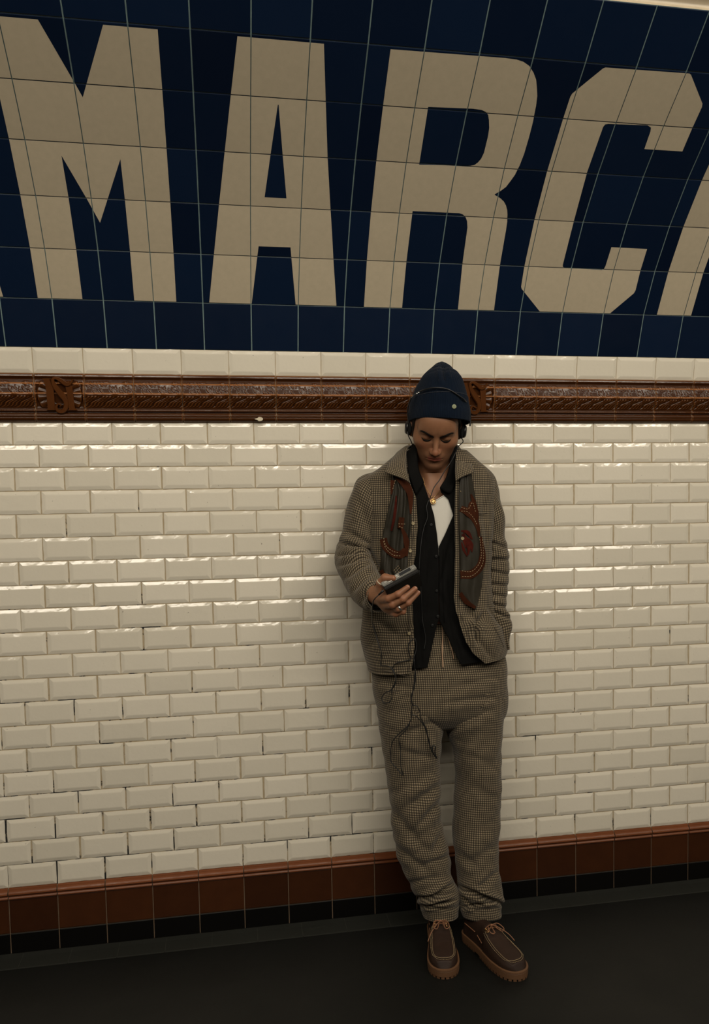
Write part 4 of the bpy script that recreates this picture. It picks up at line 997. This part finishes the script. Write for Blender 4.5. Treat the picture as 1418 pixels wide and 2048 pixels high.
L1, L2 = scarf_end('scarf_end', K2([(476, 278), (478, 380), (458, 480), (432, 600), (406, 730), (396, 880), (394, 975), (430, 1010)]), K2([(515, 272), (590, 360), (610, 450), (612, 580), (606, 700), (592, 800), (590, 900), (580, 985)]), 3.0, .0052, .4,
    [(K2([(412, 735), (430, 790), (480, 835), (530, 850), (575, 820)]), 15), (K2([(520, 620), (560, 625)]), 22), (K2([(515, 285), (570, 350), (604, 420), (608, 560)]), [16, 16, 10, 3]), (K2([(545, 660), (575, 740), (580, 860)]), [5, 12, 3]), (K2([(480, 320), (470, 420)]), [9, 3]), (K2([(396, 960), (425, 1000), (470, 1010)]), 8)],
    [K2([(416, 730), (432, 785), (482, 825), (530, 835)]), K2([(414, 752), (434, 808), (482, 850), (535, 858)]), K2([(520, 630), (568, 632)]), K2([(524, 648), (556, 662)]), K2([(498, 320), (480, 385)]), K2([(488, 962), (528, 920)]), K2([(496, 975), (540, 930)]), K2([(505, 988), (548, 944)])],
    [(K2([(505, 430), (495, 560), (470, 680)]), [3, 6, 4])], 'scarf')
R1, R2_ = scarf_end('scarf_end', K2([(960, 285), (950, 400), (950, 500), (952, 650), (955, 800), (958, 960), (958, 1140), (1062, 1236)]), K2([(1038, 272), (1060, 400), (1080, 520), (1098, 650), (1118, 780), (1126, 920), (1112, 1070), (1070, 1240)]), 1.6, .0034, 1.1,
    [(K2([(962, 520), (1010, 545), (1055, 590), (1085, 660), (1092, 720)]), [12, 15, 12, 8, 4]), (K2([(1020, 530), (1045, 490), (1062, 540), (1080, 600)]), [6, 14, 14, 6]), (K2([(1105, 720), (1118, 850), (1100, 930), (1040, 985), (960, 990)]), [4, 10, 15, 17, 16]), (K2([(958, 1120), (1000, 1180), (1066, 1225)]), [8, 10, 6]), (K2([(1035, 420), (1058, 480)]), [3, 9])],
    [K2([(965, 540), (1010, 545), (1050, 585), (1080, 640)]), K2([(965, 512), (1015, 524), (1045, 480), (1072, 560)]), K2([(1096, 720), (1108, 850), (1088, 920), (1035, 968), (962, 962)]), K2([(1116, 740), (1124, 870), (1104, 940), (1042, 998), (962, 1003)]), K2([(958, 395), (970, 410)])],
    [(K2([(965, 680), (1010, 690), (1045, 740)]), [3, 8, 2]), (K2([(970, 705), (1000, 735), (1020, 790), (1015, 850)]), [3, 9, 8, 2]), (K2([(1020, 730), (1040, 780), (1042, 830)]), [2, 7, 2]), (K2([(968, 760), (985, 815), (1010, 860)]), [2, 6, 2]), (K2([(985, 690), (990, 750), (1000, 800)]), [2, 8, 2])], 'scarf')
for a, b in ((L1, L2), (R1, R2_)):
    under(a, sc); b.parent = a; b.matrix_parent_inverse = Matrix.Identity(4)
sc_all = Surf(np.array([v.co for v in L1.data.vertices]), np.array([v.co for v in R1.data.vertices]))

# ---------------------------------------------------------------- beanie
K1_ = lambda x, y: (780 + x / 6.445, 700 + y / 6.445)
HY = HC[1]
hat = Loft([(881, 723.5, 887, 724, HY - .012, .006), (873, 727, 893, 728, HY - .012, .020), (863, 734.5, 903, 737, HY - .012, .038), (852.5, 743, 911, 745.5, HY - .012, .054), (843, 753, 919, 756, HY - .014, .072), (835, 767, 926, 768, HY - .016, .090), (829, 781, 931, 783, HY - .014, .102), (824, 797, 935, 800, HY - .010, .109), (821, 812, 937, 816, HY - .006, .113), (820, 830, 936, 836, HY - .003, .112)], 120, 440, 2.15).grid()
rib = .0006 * np.cos(hat.TH * 110); fade = np.clip((np.arange(hat.n) / hat.n) * 3, 0, 1)
hat.G += hat.normals() * (rib * fade[:, None])[..., None]
Qh = project(hat.G); hat.fold([(886, 727, 890, 765, 8, .004)])
bn = rel(hat.mesh('beanie', M_KN, root, .002), root); bn['label'] = 'dark navy ribbed wool beanie with a peaked top'
cuf = Loft([(821.5, 797, 934, 801, HY - .009, .112), (820.5, 799, 935.5, 803, HY - .009, .1135), (818.5, 812, 938, 817, HY - .006, .118), (816.5, 828, 939, 834, HY - .004, .121), (816.5, 838, 938.5, 846, HY - .003, .119), (818.5, 841, 937, 849, HY - .003, .116), (821.5, 839, 934, 847, HY - .003, .111)], 44, 440, 2.15).grid()
cuf.G += cuf.normals() * (.0008 * np.cos(cuf.TH * 110))[..., None]
gchild(cuf.mesh('cuff', M_KN, None, .002), bn)
s_hat = Surf(cuf.G, hat.G)
mb = MB(); pb = s_hat.at(908.3, 813.2, .0012); disc(mb, pb, FWD * -1 + A_(.05, 0, 0), .0068, .0016, 24, dome=.1)
gchild(mb.build('badge', [simple('pale_green_enamel', (.27, .29, .17), .5)], None, True), bn)
mb = MB()
for k in range(5):
    a = 2 * math.pi * k / 5; tube(mb, [pb + A_(.0036 * math.cos(a), -.0021, .0036 * math.sin(a)), pb + A_(.0014 * math.cos(a + .6), -.0021, .0014 * math.sin(a + .6))], .0004, 4)
gchild(mb.build('badge_mark', [simple('dark_green_enamel', (.10, .16, .08), .5)], None, True), bn)

# ---------------------------------------------------------------- necklace and rings
s_bd = Surf(BV[(BV[:, 2] > 1.2) & (BV[:, 2] < 1.6)])
nkr = empty('necklace', P3(866, 1000, -.24)); nkr.parent = root; nkr.matrix_parent_inverse = Matrix.Translation(root.location).inverted(); nkr['label'] = 'fine gold chain with beads'
def undn(o): o.parent = nkr; o.matrix_parent_inverse = Matrix.Translation(nkr.location).inverted(); return o
mb = MB(); chain = smooth_path([(846, 955), (849, 968), (853.5, 978), (859, 987), (865, 995)], 40)
chain2 = smooth_path([(866, 996), (874, 988), (881, 978), (890, 962), (896, 945)], 40)
for ch in (chain, chain2): tube(mb, [s_bd.at(a, b, .005) for a, b, _ in ch], .0008, 5)
for (a, b) in ((850.5, 972), (855, 980.5), (860, 988.5), (848.5, 964)): 
    c = s_bd.at(a, b, .006); tube(mb, [c + A_(-.0018, 0, 0), c + A_(-.0008, 0, 0), c + A_(.0008, 0, 0), c + A_(.0018, 0, 0)], [.0003, .0017, .0017, .0003], 8)
undn(mb.build('chain', [M_GOLD], None, True))
mb = MB(); pc = P3(866, 1003, min(s_sh(872, 1012), s_tk(866, 1004)) - .012)
torus(mb, pc, (0, -1, .15), .0082, .0015, 26, 8); torus(mb, pc + A_(.001, -.003, .005), (0, -1, 0), .0045, .0012, 22, 8); disc(mb, pc + A_(0, -.001, 0), (0, -1, .15), .0058, .0028, 20); torus(mb, pc + A_(0, 0, .013), (1, -.2, 0), .0030, .0009, 14, 6)
pd = undn(mb.build('pendant', [M_GOLD], None, True)); pd['label'] = 'round gold pendant'
mb = MB(); a, b = P3(*FC[1]), P3(*FC[2]); c = a + (b - a) * .18 ; 
def band_ring(mb, c, d, R, w, t):
    d = d / np.linalg.norm(d); x = np.cross(d, [0, 0, 1.0]); x /= np.linalg.norm(x); y = np.cross(d, x); V = []; m_ = 28
    for k in range(m_):
        q = 2 * math.pi * k / m_; e = math.cos(q) * x + math.sin(q) * y
        for (r, s) in ((R, -w / 2), (R + t, -w / 2 + .0004), (R + t * 1.2, 0), (R + t, w / 2 - .0004), (R, w / 2)): V.append(c + e * r + d * s)
    mb.add(V, [(k * 5 + j, k * 5 + (j + 1) % 5, ((k + 1) % m_) * 5 + (j + 1) % 5, ((k + 1) % m_) * 5 + j) for k in range(m_) for j in range(5)])
band_ring(mb, c, b - a, .0099, .0085, .0012); rg1 = rel(mb.build('ring', [M_SIL], root, True), root); rg1['label'] = 'wide silver ring'
mb = MB(); a, b = P3(*TH_[1]), P3(*TH_[2]); band_ring(mb, a + (b - a) * .12, b - a + A_(0, 0, .004), .0125, .0045, .0013); rg2 = rel(mb.build('ring', [simple('cream_ring', (.62, .54, .40), .35)], root, True), root); rg2['label'] = 'pale thumb ring'
# finger nails
M_NAIL = simple('fingernail', (.36, .20, .14), .3)
for f_, r_ in ((TH_, .0088), (FA, .0072), (FB, .0073), (FC, .0068)):
    a, b = P3(*f_[-2]), P3(*f_[-1]); d = (b - a) / np.linalg.norm(b - a); nr = np.array([-.1, -.75, .45]) if f_ is not TH_ else np.array([.1, -.55, .8]); nr = nr - d * (nr @ d); nr /= np.linalg.norm(nr); sd = np.cross(d, nr)
    V = []; mb = MB()
    for i in range(7):
        for j in range(7):
            u = (i / 6 - .5) * 2; v = j / 6; ang = u * .95 * (1 - .25 * abs(v - .5)); rr = r_ * 1.035
            V.append(b + d * (v * .011 - .0065) * (1 - .12 * u * u) + rr * (math.cos(ang) * nr + math.sin(ang) * sd) - nr * r_ * .55 * max(0, v - .6) ** 2)
    mb.add(V, [(i * 7 + j, i * 7 + j + 1, (i + 1) * 7 + j + 1, (i + 1) * 7 + j) for i in range(6) for j in range(6)])
    rel(mb.build('fingernail', [M_NAIL], root, True), root)

# ---------------------------------------------------------------- shoes
def half_w(t, side):
    "half width of the sole at t from heel 0 to toe 1; side -1 inner, 1 outer"
    xs = [0, .10, .20, .30, .42, .55, .68, .78, 1]
    wi = [.033, .034, .034, .034, .034, .040, .046, .048, .048]
    wo = [.034, .035, .036, .037, .040, .046, .051, .050, .050]
    w_ = wi if side < 0 else wo; w = sum(np.interp(np.clip(t + d, 0, 1), xs, w_) * g for d, g in ((-.04, .15), (-.02, .2), (0, .3), (.02, .2), (.04, .15)))
    if t > .76: w *= max(0, 1 - ((t - .76) / .24) ** 2.5) ** .5
    if t < .11: w *= max(0, 1 - ((.11 - t) / .11) ** 2.3) ** .5
    return w
LEN = .302
def make_shoe(name, heel, ang, inner):
    ca, sa = math.cos(ang), math.sin(ang)        # forward = (sa, -ca)
    fw_ = A_(sa, -ca, 0); sd_ = A_(ca, sa, 0); hp = A_(heel[0], heel[1], 0)
    Wl = lambda x, y, z: hp + sd_ * x + fw_ * y + A_(0, 0, z)
    def hw_(t, s): return half_w(t, s * inner)
    nt, ns = 130, 56
    tt = (1 - np.cos(np.linspace(0, math.pi, nt))) / 2; tt = .35 * np.linspace(0, 1, nt) + .65 * tt
    top = lambda t: np.interp(t, [0, .03, .10, .22, .34, .42, .50, .60, .72, .82, .90, .96, 1], [.060, .090, .100, .100, .100, .100, .095, .081, .069, .062, .056, .047, .027])
    V = []
    for i, t in enumerate(tt):
        h = top(t); wl, wr = max(hw_(t, -1), .0008) * .93, max(hw_(t, 1), .0008) * .93; zb = .026
        for j in range(ns + 1):
            a = math.pi * j / ns; c, s_ = math.cos(a), math.sin(a)
            x = (wr if c > 0 else wl) * np.sign(c) * abs(c) ** .62; z = zb + (h - zb) * abs(s_) ** .72
            if t < .48: x *= 1 - .33 * np.clip((z - zb) / .085, 0, 1) ** 1.4 * np.clip((.48 - t) / .12, 0, 1)
            # moccasin seam: the apron sits inside a raised puckered ridge
            if t > .42:
                rim = abs(abs(x) / max(wl if x < 0 else wr, .001)); e = (rim - .77)
                tend = (t - .945) / .014
                k_ = math.exp(-(e / .07) ** 2) if t < .945 else math.exp(-(tend) ** 2) if rim < .75 else math.exp(-(e / .07) ** 2) * math.exp(-max(0, tend) ** 2)
                z += .0022 * k_ * (1 + .3 * math.sin(i * 1.6 + j * 1.7)) - (.0016 if (rim < .66 and t < .925) else 0)
            y = t * LEN - .004 * (t > .5) + .004 * (t < .5)
            V.append(Wl(x, y, z))
    m_ = ns + 1; F = [(i * m_ + j, i * m_ + j + 1, (i + 1) * m_ + j + 1, (i + 1) * m_ + j) for i in range(nt - 1) for j in range(ns)]
    up = rel(pydata('shoe', V, F, root, M_LEA, True), root); up['label'] = name
    # sole: welt, midsole and lugs
    mb = MB(); n = 90; out = []
    T = (1 - np.cos(np.linspace(0, math.pi, n))) / 2
    for t in T: out.append((hw_(t, 1), t * LEN))
    for t in T[::-1][1:-1]: out.append((-hw_(t, -1), t * LEN))
    out = np.array(out); cen = np.array([0, LEN / 2])
    def ringz(z, g): 
        o = []
        for (x, y) in out:
            d = np.array([x, (y - LEN / 2) * .35]); L = np.linalg.norm(d) + 1e-9; q = np.array([x, y]) + d / L * g; o.append(Wl(q[0], q[1], z))
        return o
    arch = lambda y: .0
    R_ = [ringz(.0065, -.001), ringz(.007, .0012), ringz(.022, .0015), ringz(.0235, -.0005), ringz(.0245, .0022), ringz(.029, .0018), ringz(.030, -.004)]
    k_ = len(out); VV = sum(R_, []); FF = [(a * k_ + i, a * k_ + (i + 1) % k_, (a + 1) * k_ + (i + 1) % k_, (a + 1) * k_ + i) for a in range(6) for i in range(k_)]
    FF.append(tuple(range(k_))[::-1]); FF.append(tuple(6 * k_ + i for i in range(k_))); mb.add(VV, FF, 0)
    # lugs round the rim
    P_ = np.vstack([out, out[:1]]); L = np.concatenate([[0], np.cumsum(np.linalg.norm(np.diff(P_, axis=0), axis=1))]); s = 0; nl_ = 46
    for q in range(nl_):
        a0, a1 = (q + .16) / nl_ * L[-1], (q + .84) / nl_ * L[-1]
        pts = [np.array([np.interp(a, L, P_[:, 0]), np.interp(a, L, P_[:, 1])]) for a in (a0, (a0 + a1) / 2, a1)]
        ym = pts[1][1]
        if .32 * LEN < ym < .44 * LEN: continue
        inn = [p_ + (np.array([0, np.clip(p_[1], .05, LEN - .05)]) - p_) * .45 for p_ in pts]; V8 = []
        for z in (0.0, .0075):
            for p_ in pts: V8.append(Wl(p_[0], p_[1], z))
            for p_ in inn[::-1]: V8.append(Wl(p_[0], p_[1], z))
        mb.add(V8, [(5, 4, 3, 2, 1, 0), (6, 7, 8, 9, 10, 11)] + [(i, (i + 1) % 6, 6 + (i + 1) % 6, 6 + i) for i in range(6)], 0)
    so = gchild(mb.build('sole', [M_SOLE], None, False), up); so['label'] = 'tan lugged rubber sole'
    # helpers on the upper surface
    UVt = np.array(V).reshape(nt, m_, 3)
    def onu(x_rel, t, off=.001):
        "point on the upper: x_rel -1..1 across, t along"
        i = int(np.clip(np.searchsorted(tt, t), 1, nt - 1)); w_ = (hw_(t, 1) if x_rel > 0 else hw_(t, -1)) * .93
        row = UVt[i] * 1.0; lx = (row - hp) @ sd_; tgt = x_rel * w_; j = np.argmin(np.abs(lx - tgt) - 1e-3 * row[:, 2]); f = (t - tt[i - 1]) / (tt[i] - tt[i - 1])
        p_ = UVt[i - 1, j] * (1 - f) + UVt[i, j] * f; nrm_ = A_(0, 0, 1) * .8 + sd_ * x_rel * .6; return p_ + nrm_ / np.linalg.norm(nrm_) * off
    mb = MB()
    for rr_, tmax in ((.70, .925), (.80, .950)):
        left = [(-rr_, t) for t in np.linspace(.47, .86, 26)]; th_ = np.linspace(math.pi, 0, 22)[1:-1]; arc = [(rr_ * math.cos(a), .86 + (tmax - .86) * math.sin(a) ** .8) for a in th_]; right = [(rr_, t) for t in np.linspace(.86, .47, 26)]
        pts = [onu(a, b, .0016) for a, b in left + arc + right]; L = resample(pts, 150)
        if rr_ < .72: tube(mb, L, .0006, 5)
        else:
            for i in range(0, 149, 2): tube(mb, [L[i], L[i + 1]], .0008, 5)
    gchild(mb.build('toe_stitching', [M_STI], None, True), up)
    mb = MB(); ml = MB()
    ey = [(s, t) for t in (.455, .515) for s in (-.52, .52)]; ep = {}
    for s, t in ey:
        c = onu(s, t, .002); ep[(s, t)] = c; mb = MB(); torus(mb, c, A_(0, 0, .8) + sd_ * s, .0040, .0012, 16, 6); gchild(mb.build('eyelet', [M_GOLD], None, True), up)
    up_ = A_(0, 0, 1)
    # laces: two crossings, a knot, two loops and two free ends, plus the side cord
    for t in (.455, .515):
        a, b = ep[(-.52, t)], ep[(.52, t)]; m1 = (a + b) / 2 + up_ * .006 + fw_ * (-.004); tube(ml, smooth_path([a - up_ * .002, a + up_ * .004, m1, b + up_ * .004, b - up_ * .002], 16), .0016, 6)
    a, b = ep[(-.52, .515)], ep[(.52, .455)]; tube(ml, smooth_path([a, (a + b) / 2 + up_ * .009, b], 12), .0020, 6)
    kn = (ep[(-.52, .455)] + ep[(.52, .455)]) / 2 + up_ * .010 + fw_ * .004; tube(ml, [kn - sd_ * .006, kn - sd_ * .002, kn + sd_ * .002, kn + sd_ * .006], [.002, .0034, .0034, .002], 8)
    for s in (-1, 1):
        q = [kn, kn + sd_ * s * .018 + up_ * .004 + fw_ * .006, kn + sd_ * s * .026 - up_ * .004 + fw_ * .030, kn + sd_ * s * .015 - up_ * .008 + fw_ * .036, kn + sd_ * s * .006 - up_ * .003 + fw_ * .012]
        tube(ml, smooth_path(q, 24), .0016, 6)
        q = [kn, kn + sd_ * s * .012 - up_ * .002 + fw_ * .016, kn + sd_ * s * (.034 if s * inner < 0 else .010) - up_ * .018 + fw_ * .042, kn + sd_ * s * (.046 if s * inner < 0 else .008) - up_ * .036 + fw_ * .060] if s * inner < 0 else [kn, kn + sd_ * s * .008 + fw_ * .014, kn + sd_ * s * .012 - up_ * .006 + fw_ * .036]
        tube(ml, smooth_path(q, 18), .0016, 6)
        pts = [onu(s * .98, t, .0015) for t in (.10, .17, .24, .31)]; pts = [p_ * [1, 1, 0] + A_(0, 0, .068) + sd_ * s * -.001 for p_ in pts]; mc = MB(); tube(mc, smooth_path(pts, 14), .0015, 6); gchild(mc.build('side_cord', [M_LACE], None, True), up)
        pts = [onu(s * .97, t, .0015) for t in (.36, .41, .46)]; pts = [p_ * [1, 1, 0] + A_(0, 0, .064 - .006 * i) for i, p_ in enumerate(pts)]; mc = MB(); tube(mc, smooth_path(pts, 10), .0015, 6); gchild(mc.build('side_cord', [M_LACE], None, True), up)
    gchild(ml.build('laces', [M_LACE], None, True), up)
    return up
SHL = make_shoe('dark brown leather moccasin shoe pointing straight ahead', (.668, -.140), math.atan2(-.17, .985), 1)
SHR = make_shoe('dark brown leather moccasin shoe turned outwards', (.757, -.205), math.atan2(.29, .957), -1)

# ---------------------------------------------------------------- cassette player in the hand
e1 = A_(.894, -.02, .448); e1 /= np.linalg.norm(e1); e2 = A_(.31, .75, -.59); e2 -= e1 * (e1 @ e2); e2 /= np.linalg.norm(e2); e3 = np.cross(e1, e2)
if e3[2] < 0: e3 = -e3
pc0 = P3(770.8, 1179.5, -.448)       # corner: silver side meets black face, cable end
pl = empty('cassette_player', pc0); tag(pl, 'black and silver portable cassette player held in the hand on the left of the photo', 'music player')
def PL(a, b, c): return pc0 + e1 * a + e2 * b + e3 * c
def relp(o, r): o.parent = r; o.matrix_parent_inverse = Matrix.Translation(r.location).inverted(); return o
def rbox(mb, a0, a1, b0, b1, c0, c1, bev=.0012, mi=0):
    bm = bmesh.new(); bmesh.ops.create_cube(bm, size=1)
    for v in bm.verts: v.co = Vector(PL((a0 + a1) / 2 + v.co.x * (a1 - a0), (b0 + b1) / 2 + v.co.y * (b1 - b0), (c0 + c1) / 2 + v.co.z * (c1 - c0)))
    bmesh.ops.bevel(bm, geom=bm.edges[:], offset=bev, segments=2, affect='EDGES')
    mb.add([v.co[:] for v in bm.verts], [[v.index for v in f.verts] for f in bm.faces], mi); bm.free()
def part(name, mats, boxes, label=None):
    mb = MB()
    for bx in boxes: rbox(mb, *bx)
    o = relp(mb.build(name, mats), pl)
    if label: o['label'] = label
    return o
part('body', [simple('player_black', (.006, .006, .0065), .3)], [(0, .113, .0, .082, 0, .012, .002)])
part('silver_shell', [simple('brushed_grey_metal', (.30, .30, .28), .38, .9)], [(0, .113, -.002, .080, .0118, .030, .002)], 'silver grey half of the case')
part('display', [simple('smoked_plastic', (.02, .022, .026), .2)], [(.058, .096, -.0032, 0, .016, .026, .0004)])
part('buttons', [simple('bright_button', (.75, .73, .68), .3, .6)], [(.020, .030, -.0052, 0, .0140, .0165, .0006), (.033, .043, -.0052, 0, .0145, .0170, .0006), (.046, .055, -.0052, 0, .0150, .0175, .0006), (.032, .053, -.0055, 0, .0200, .0232, .0008), (.0, .0, 0, 0, 0, 0, 0)][:4])
mb = MB(); torus(mb, PL(.103, -.003, .021), e2, .0036, .0006, 16, 5); relp(mb.build('logo_mark', [M_SIL], None, True), pl)
part('volume_slider', [M_SIL], [(.008, .016, -.0045, 0, .019, .024, .0006)])

# ---------------------------------------------------------------- headphones with their long cable
hp_ = empty('headphones', P3(876, 776, HY - .09)); tag(hp_, 'thin black headphones worn over the navy beanie with a long tangled black cable', 'headphones')
mb = MB()
bandp = [(817.5, 846, HY - .020), (815.5, 828, HY - .026), (816.5, 812, HY - .040), (823, 796, HY - .070), (835, 786, HY - .05), (852, 778.5, HY - .05), (874, 775.4, HY - .05), (897, 779, HY - .05), (917, 791, HY - .05), (929, 800, HY - .05), (935, 807, HY - .062), (938.5, 815, HY - .040), (940.5, 825, HY - .020), (941, 838, HY - .012), (940, 852, HY - .012)]
bp_ = catmull(np.array([P3(x, y, min(Y, s_hat(x, y) - .0035) if 819 < x < 932 else Y) for x, y, Y in bandp]), 90); tube(mb, bp_, .0024, 8); 
relp(mb.build('headband', [M_BP], None, True), hp_)
mb = MB()
for q in ((834, 787), (837.5, 785), (831, 789.5)): c = s_hat.at(q[0], q[1], .0065); disc(mb, c, -FWD, .0016, .0012, 10)
relp(mb.build('size_markers', [M_SIL], None, True), hp_)
def cyl_pad(c, ax, r, layers, name, mats):
    mb = MB(); ax = ax / np.linalg.norm(ax); x = np.cross(ax, [0, 0, 1.0]); x /= np.linalg.norm(x); y = np.cross(ax, x); m_ = 30; V = []
    for (s, t) in layers:
        for k in range(m_): a = 2 * math.pi * k / m_; V.append(c + ax * t + r * s * (math.cos(a) * x + math.sin(a) * y * 1.0))
    L = len(layers); F = [(j * m_ + k, j * m_ + (k + 1) % m_, (j + 1) * m_ + (k + 1) % m_, (j + 1) * m_ + k) for j in range(L - 1) for k in range(m_)] + [tuple(range(m_))[::-1], tuple((L - 1) * m_ + k for k in range(m_))]
    mb.add(V, F); return relp(mb.build(name, mats, None, True), hp_)
EARZ = -.012
for sx in (-1, 1):
    c = hw((sx * .0815, -.004, EARZ)); a_ = hr * sx
    cyl_pad(c, a_, .0245, [(.8, -.004), (.98, 0), (1, .004), (.95, .008)], 'ear_cushion', [M_FOAM])
    cyl_pad(c + a_ * .008, a_, .0215, [(.95, 0), (1, .002), (.98, .006), (.8, .010), (.5, .011)], 'ear_cup', [M_BP])
    mb = MB(); cc = c + a_ * .017; disc(mb, cc + hf * .010, a_ * .5 + hf, .0016, .0012, 10); relp(mb.build('cup_rivet', [M_SIL], None, True), hp_)
def drape(pts, surfs, off=.0045):
    o = []
    for (x, y, _) in smooth_path(pts, max(30, int(sum(math.hypot(a[0] - b[0], a[1] - b[1]) for a, b in zip(pts[1:], pts[:-1])) / 3))):
        Y = min(s(x + q, y + q2) for s in surfs for q in (-3, 0, 3) for q2 in (-2, 2)); o.append((x, y, Y - off))
    o = np.array(o)
    for _ in range(3): o[1:-1, 2] = np.minimum(o[1:-1, 2], (o[:-2, 2] + 2 * o[1:-1, 2] + o[2:, 2]) / 4)
    return [P3(*q) for q in o]
K7 = lambda L_: [(720 + a / 4.43, 1180 + b / 4.43) for a, b in L_]
s_low = [s_jk, s_sh, s_tro]
mb = MB(); R_C = .0017
pts = [P3(814.5, 863, HY - .02), P3(817, 872, HY - .02), P3(822, 882, HY + .0), P3(826, 893, HY + .02)]; tube(mb, catmull(np.array(pts), 20), R_C, 6)
low = hw((.088, .004, -.034)); s_neck = Surf(BV[(BV[:, 2] > 1.40) & (BV[:, 2] < 1.60)])
pts = [low, P3(926, 884, HY - .03), P3(917, 893, HY - .045), P3(908, 912, -.235), P3(899, 928, -.250), P3(890, 941, -.252), P3(879, 960, -.250), P3(868, 975, -.252), P3(861, 994, -.254)]
tube(mb, catmull(np.array(pts), 50), R_C, 6)
tube(mb, drape([(861, 994), (856, 1004), (853, 1015), (855, 1035), (848, 1055), (843, 1080), (840, 1110), (838, 1140)], [s_sh]), R_C, 6)
tube(mb, drape([(838, 1140), (842, 1180), (845, 1240), (849, 1262), (851, 1280), (848, 1300)] , [s_sh]), R_C * .8, 6)
# from the plug down the jacket, a loop, and back to the shirt
plug = PL(-.004, .010, .008); pe = PL(-.024, .014, .004)
tube(mb, catmull(np.array([pe] + [P3(750, 1197, -.432), P3(746.5, 1203, -.425), P3(744.5, 1222, -.40), P3(743.7, 1238, -.34)] + drape(K7([(112, 300), (130, 360), (165, 480), (190, 560), (185, 640), (190, 668), (240, 672), (275, 690), (300, 730), (320, 790), (305, 850), (270, 890), (220, 915), (192, 960), (212, 1000), (262, 994), (284, 940), (278, 880)]), s_low, .005)), 260), R_C, 6)
tube(mb, drape(K7([(278, 880), (300, 840), (318, 790), (300, 720), (290, 690), (320, 650), (380, 632), (455, 610), (432, 560), (428, 500), (445, 455), (485, 425)]), s_low, .004), R_C, 6)
tube(mb, drape(K7([(485, 425), (500, 480), (495, 540), (478, 600), (485, 690), (494, 760), (478, 870), (452, 945), (462, 1010), (456, 1070), (456, 1130), (425, 1200), (350, 1270), (290, 1340), (270, 1440), (276, 1520), (330, 1585), (380, 1640), (362, 1560), (360, 1420), (345, 1310), (375, 1275), (425, 1215), (452, 1140)]), s_low, .004), R_C, 6)
tube(mb, drape(K7([(490, 700), (470, 900), (455, 960), (470, 1020), (505, 1028), (530, 1080), (540, 1140), (580, 1215), (610, 1330), (632, 1420), (683, 1496), (664, 1440), (668, 1385), (640, 1385), (655, 1460)]), s_low, .004), R_C, 6)
tube(mb, drape(K7([(455, 1110), (480, 1108), (520, 1140), (575, 1220), (604, 1320), (625, 1400), (683, 1494)]), s_low, .005), R_C, 6)
cb = relp(mb.build('cable', [M_BC], None, True), hp_)
mb = MB(); tube(mb, [plug, PL(-.010, .012, .007), pe], [.0042, .0036, .0026], 10); relp(mb.build('plug', [M_BP], None, True), hp_)
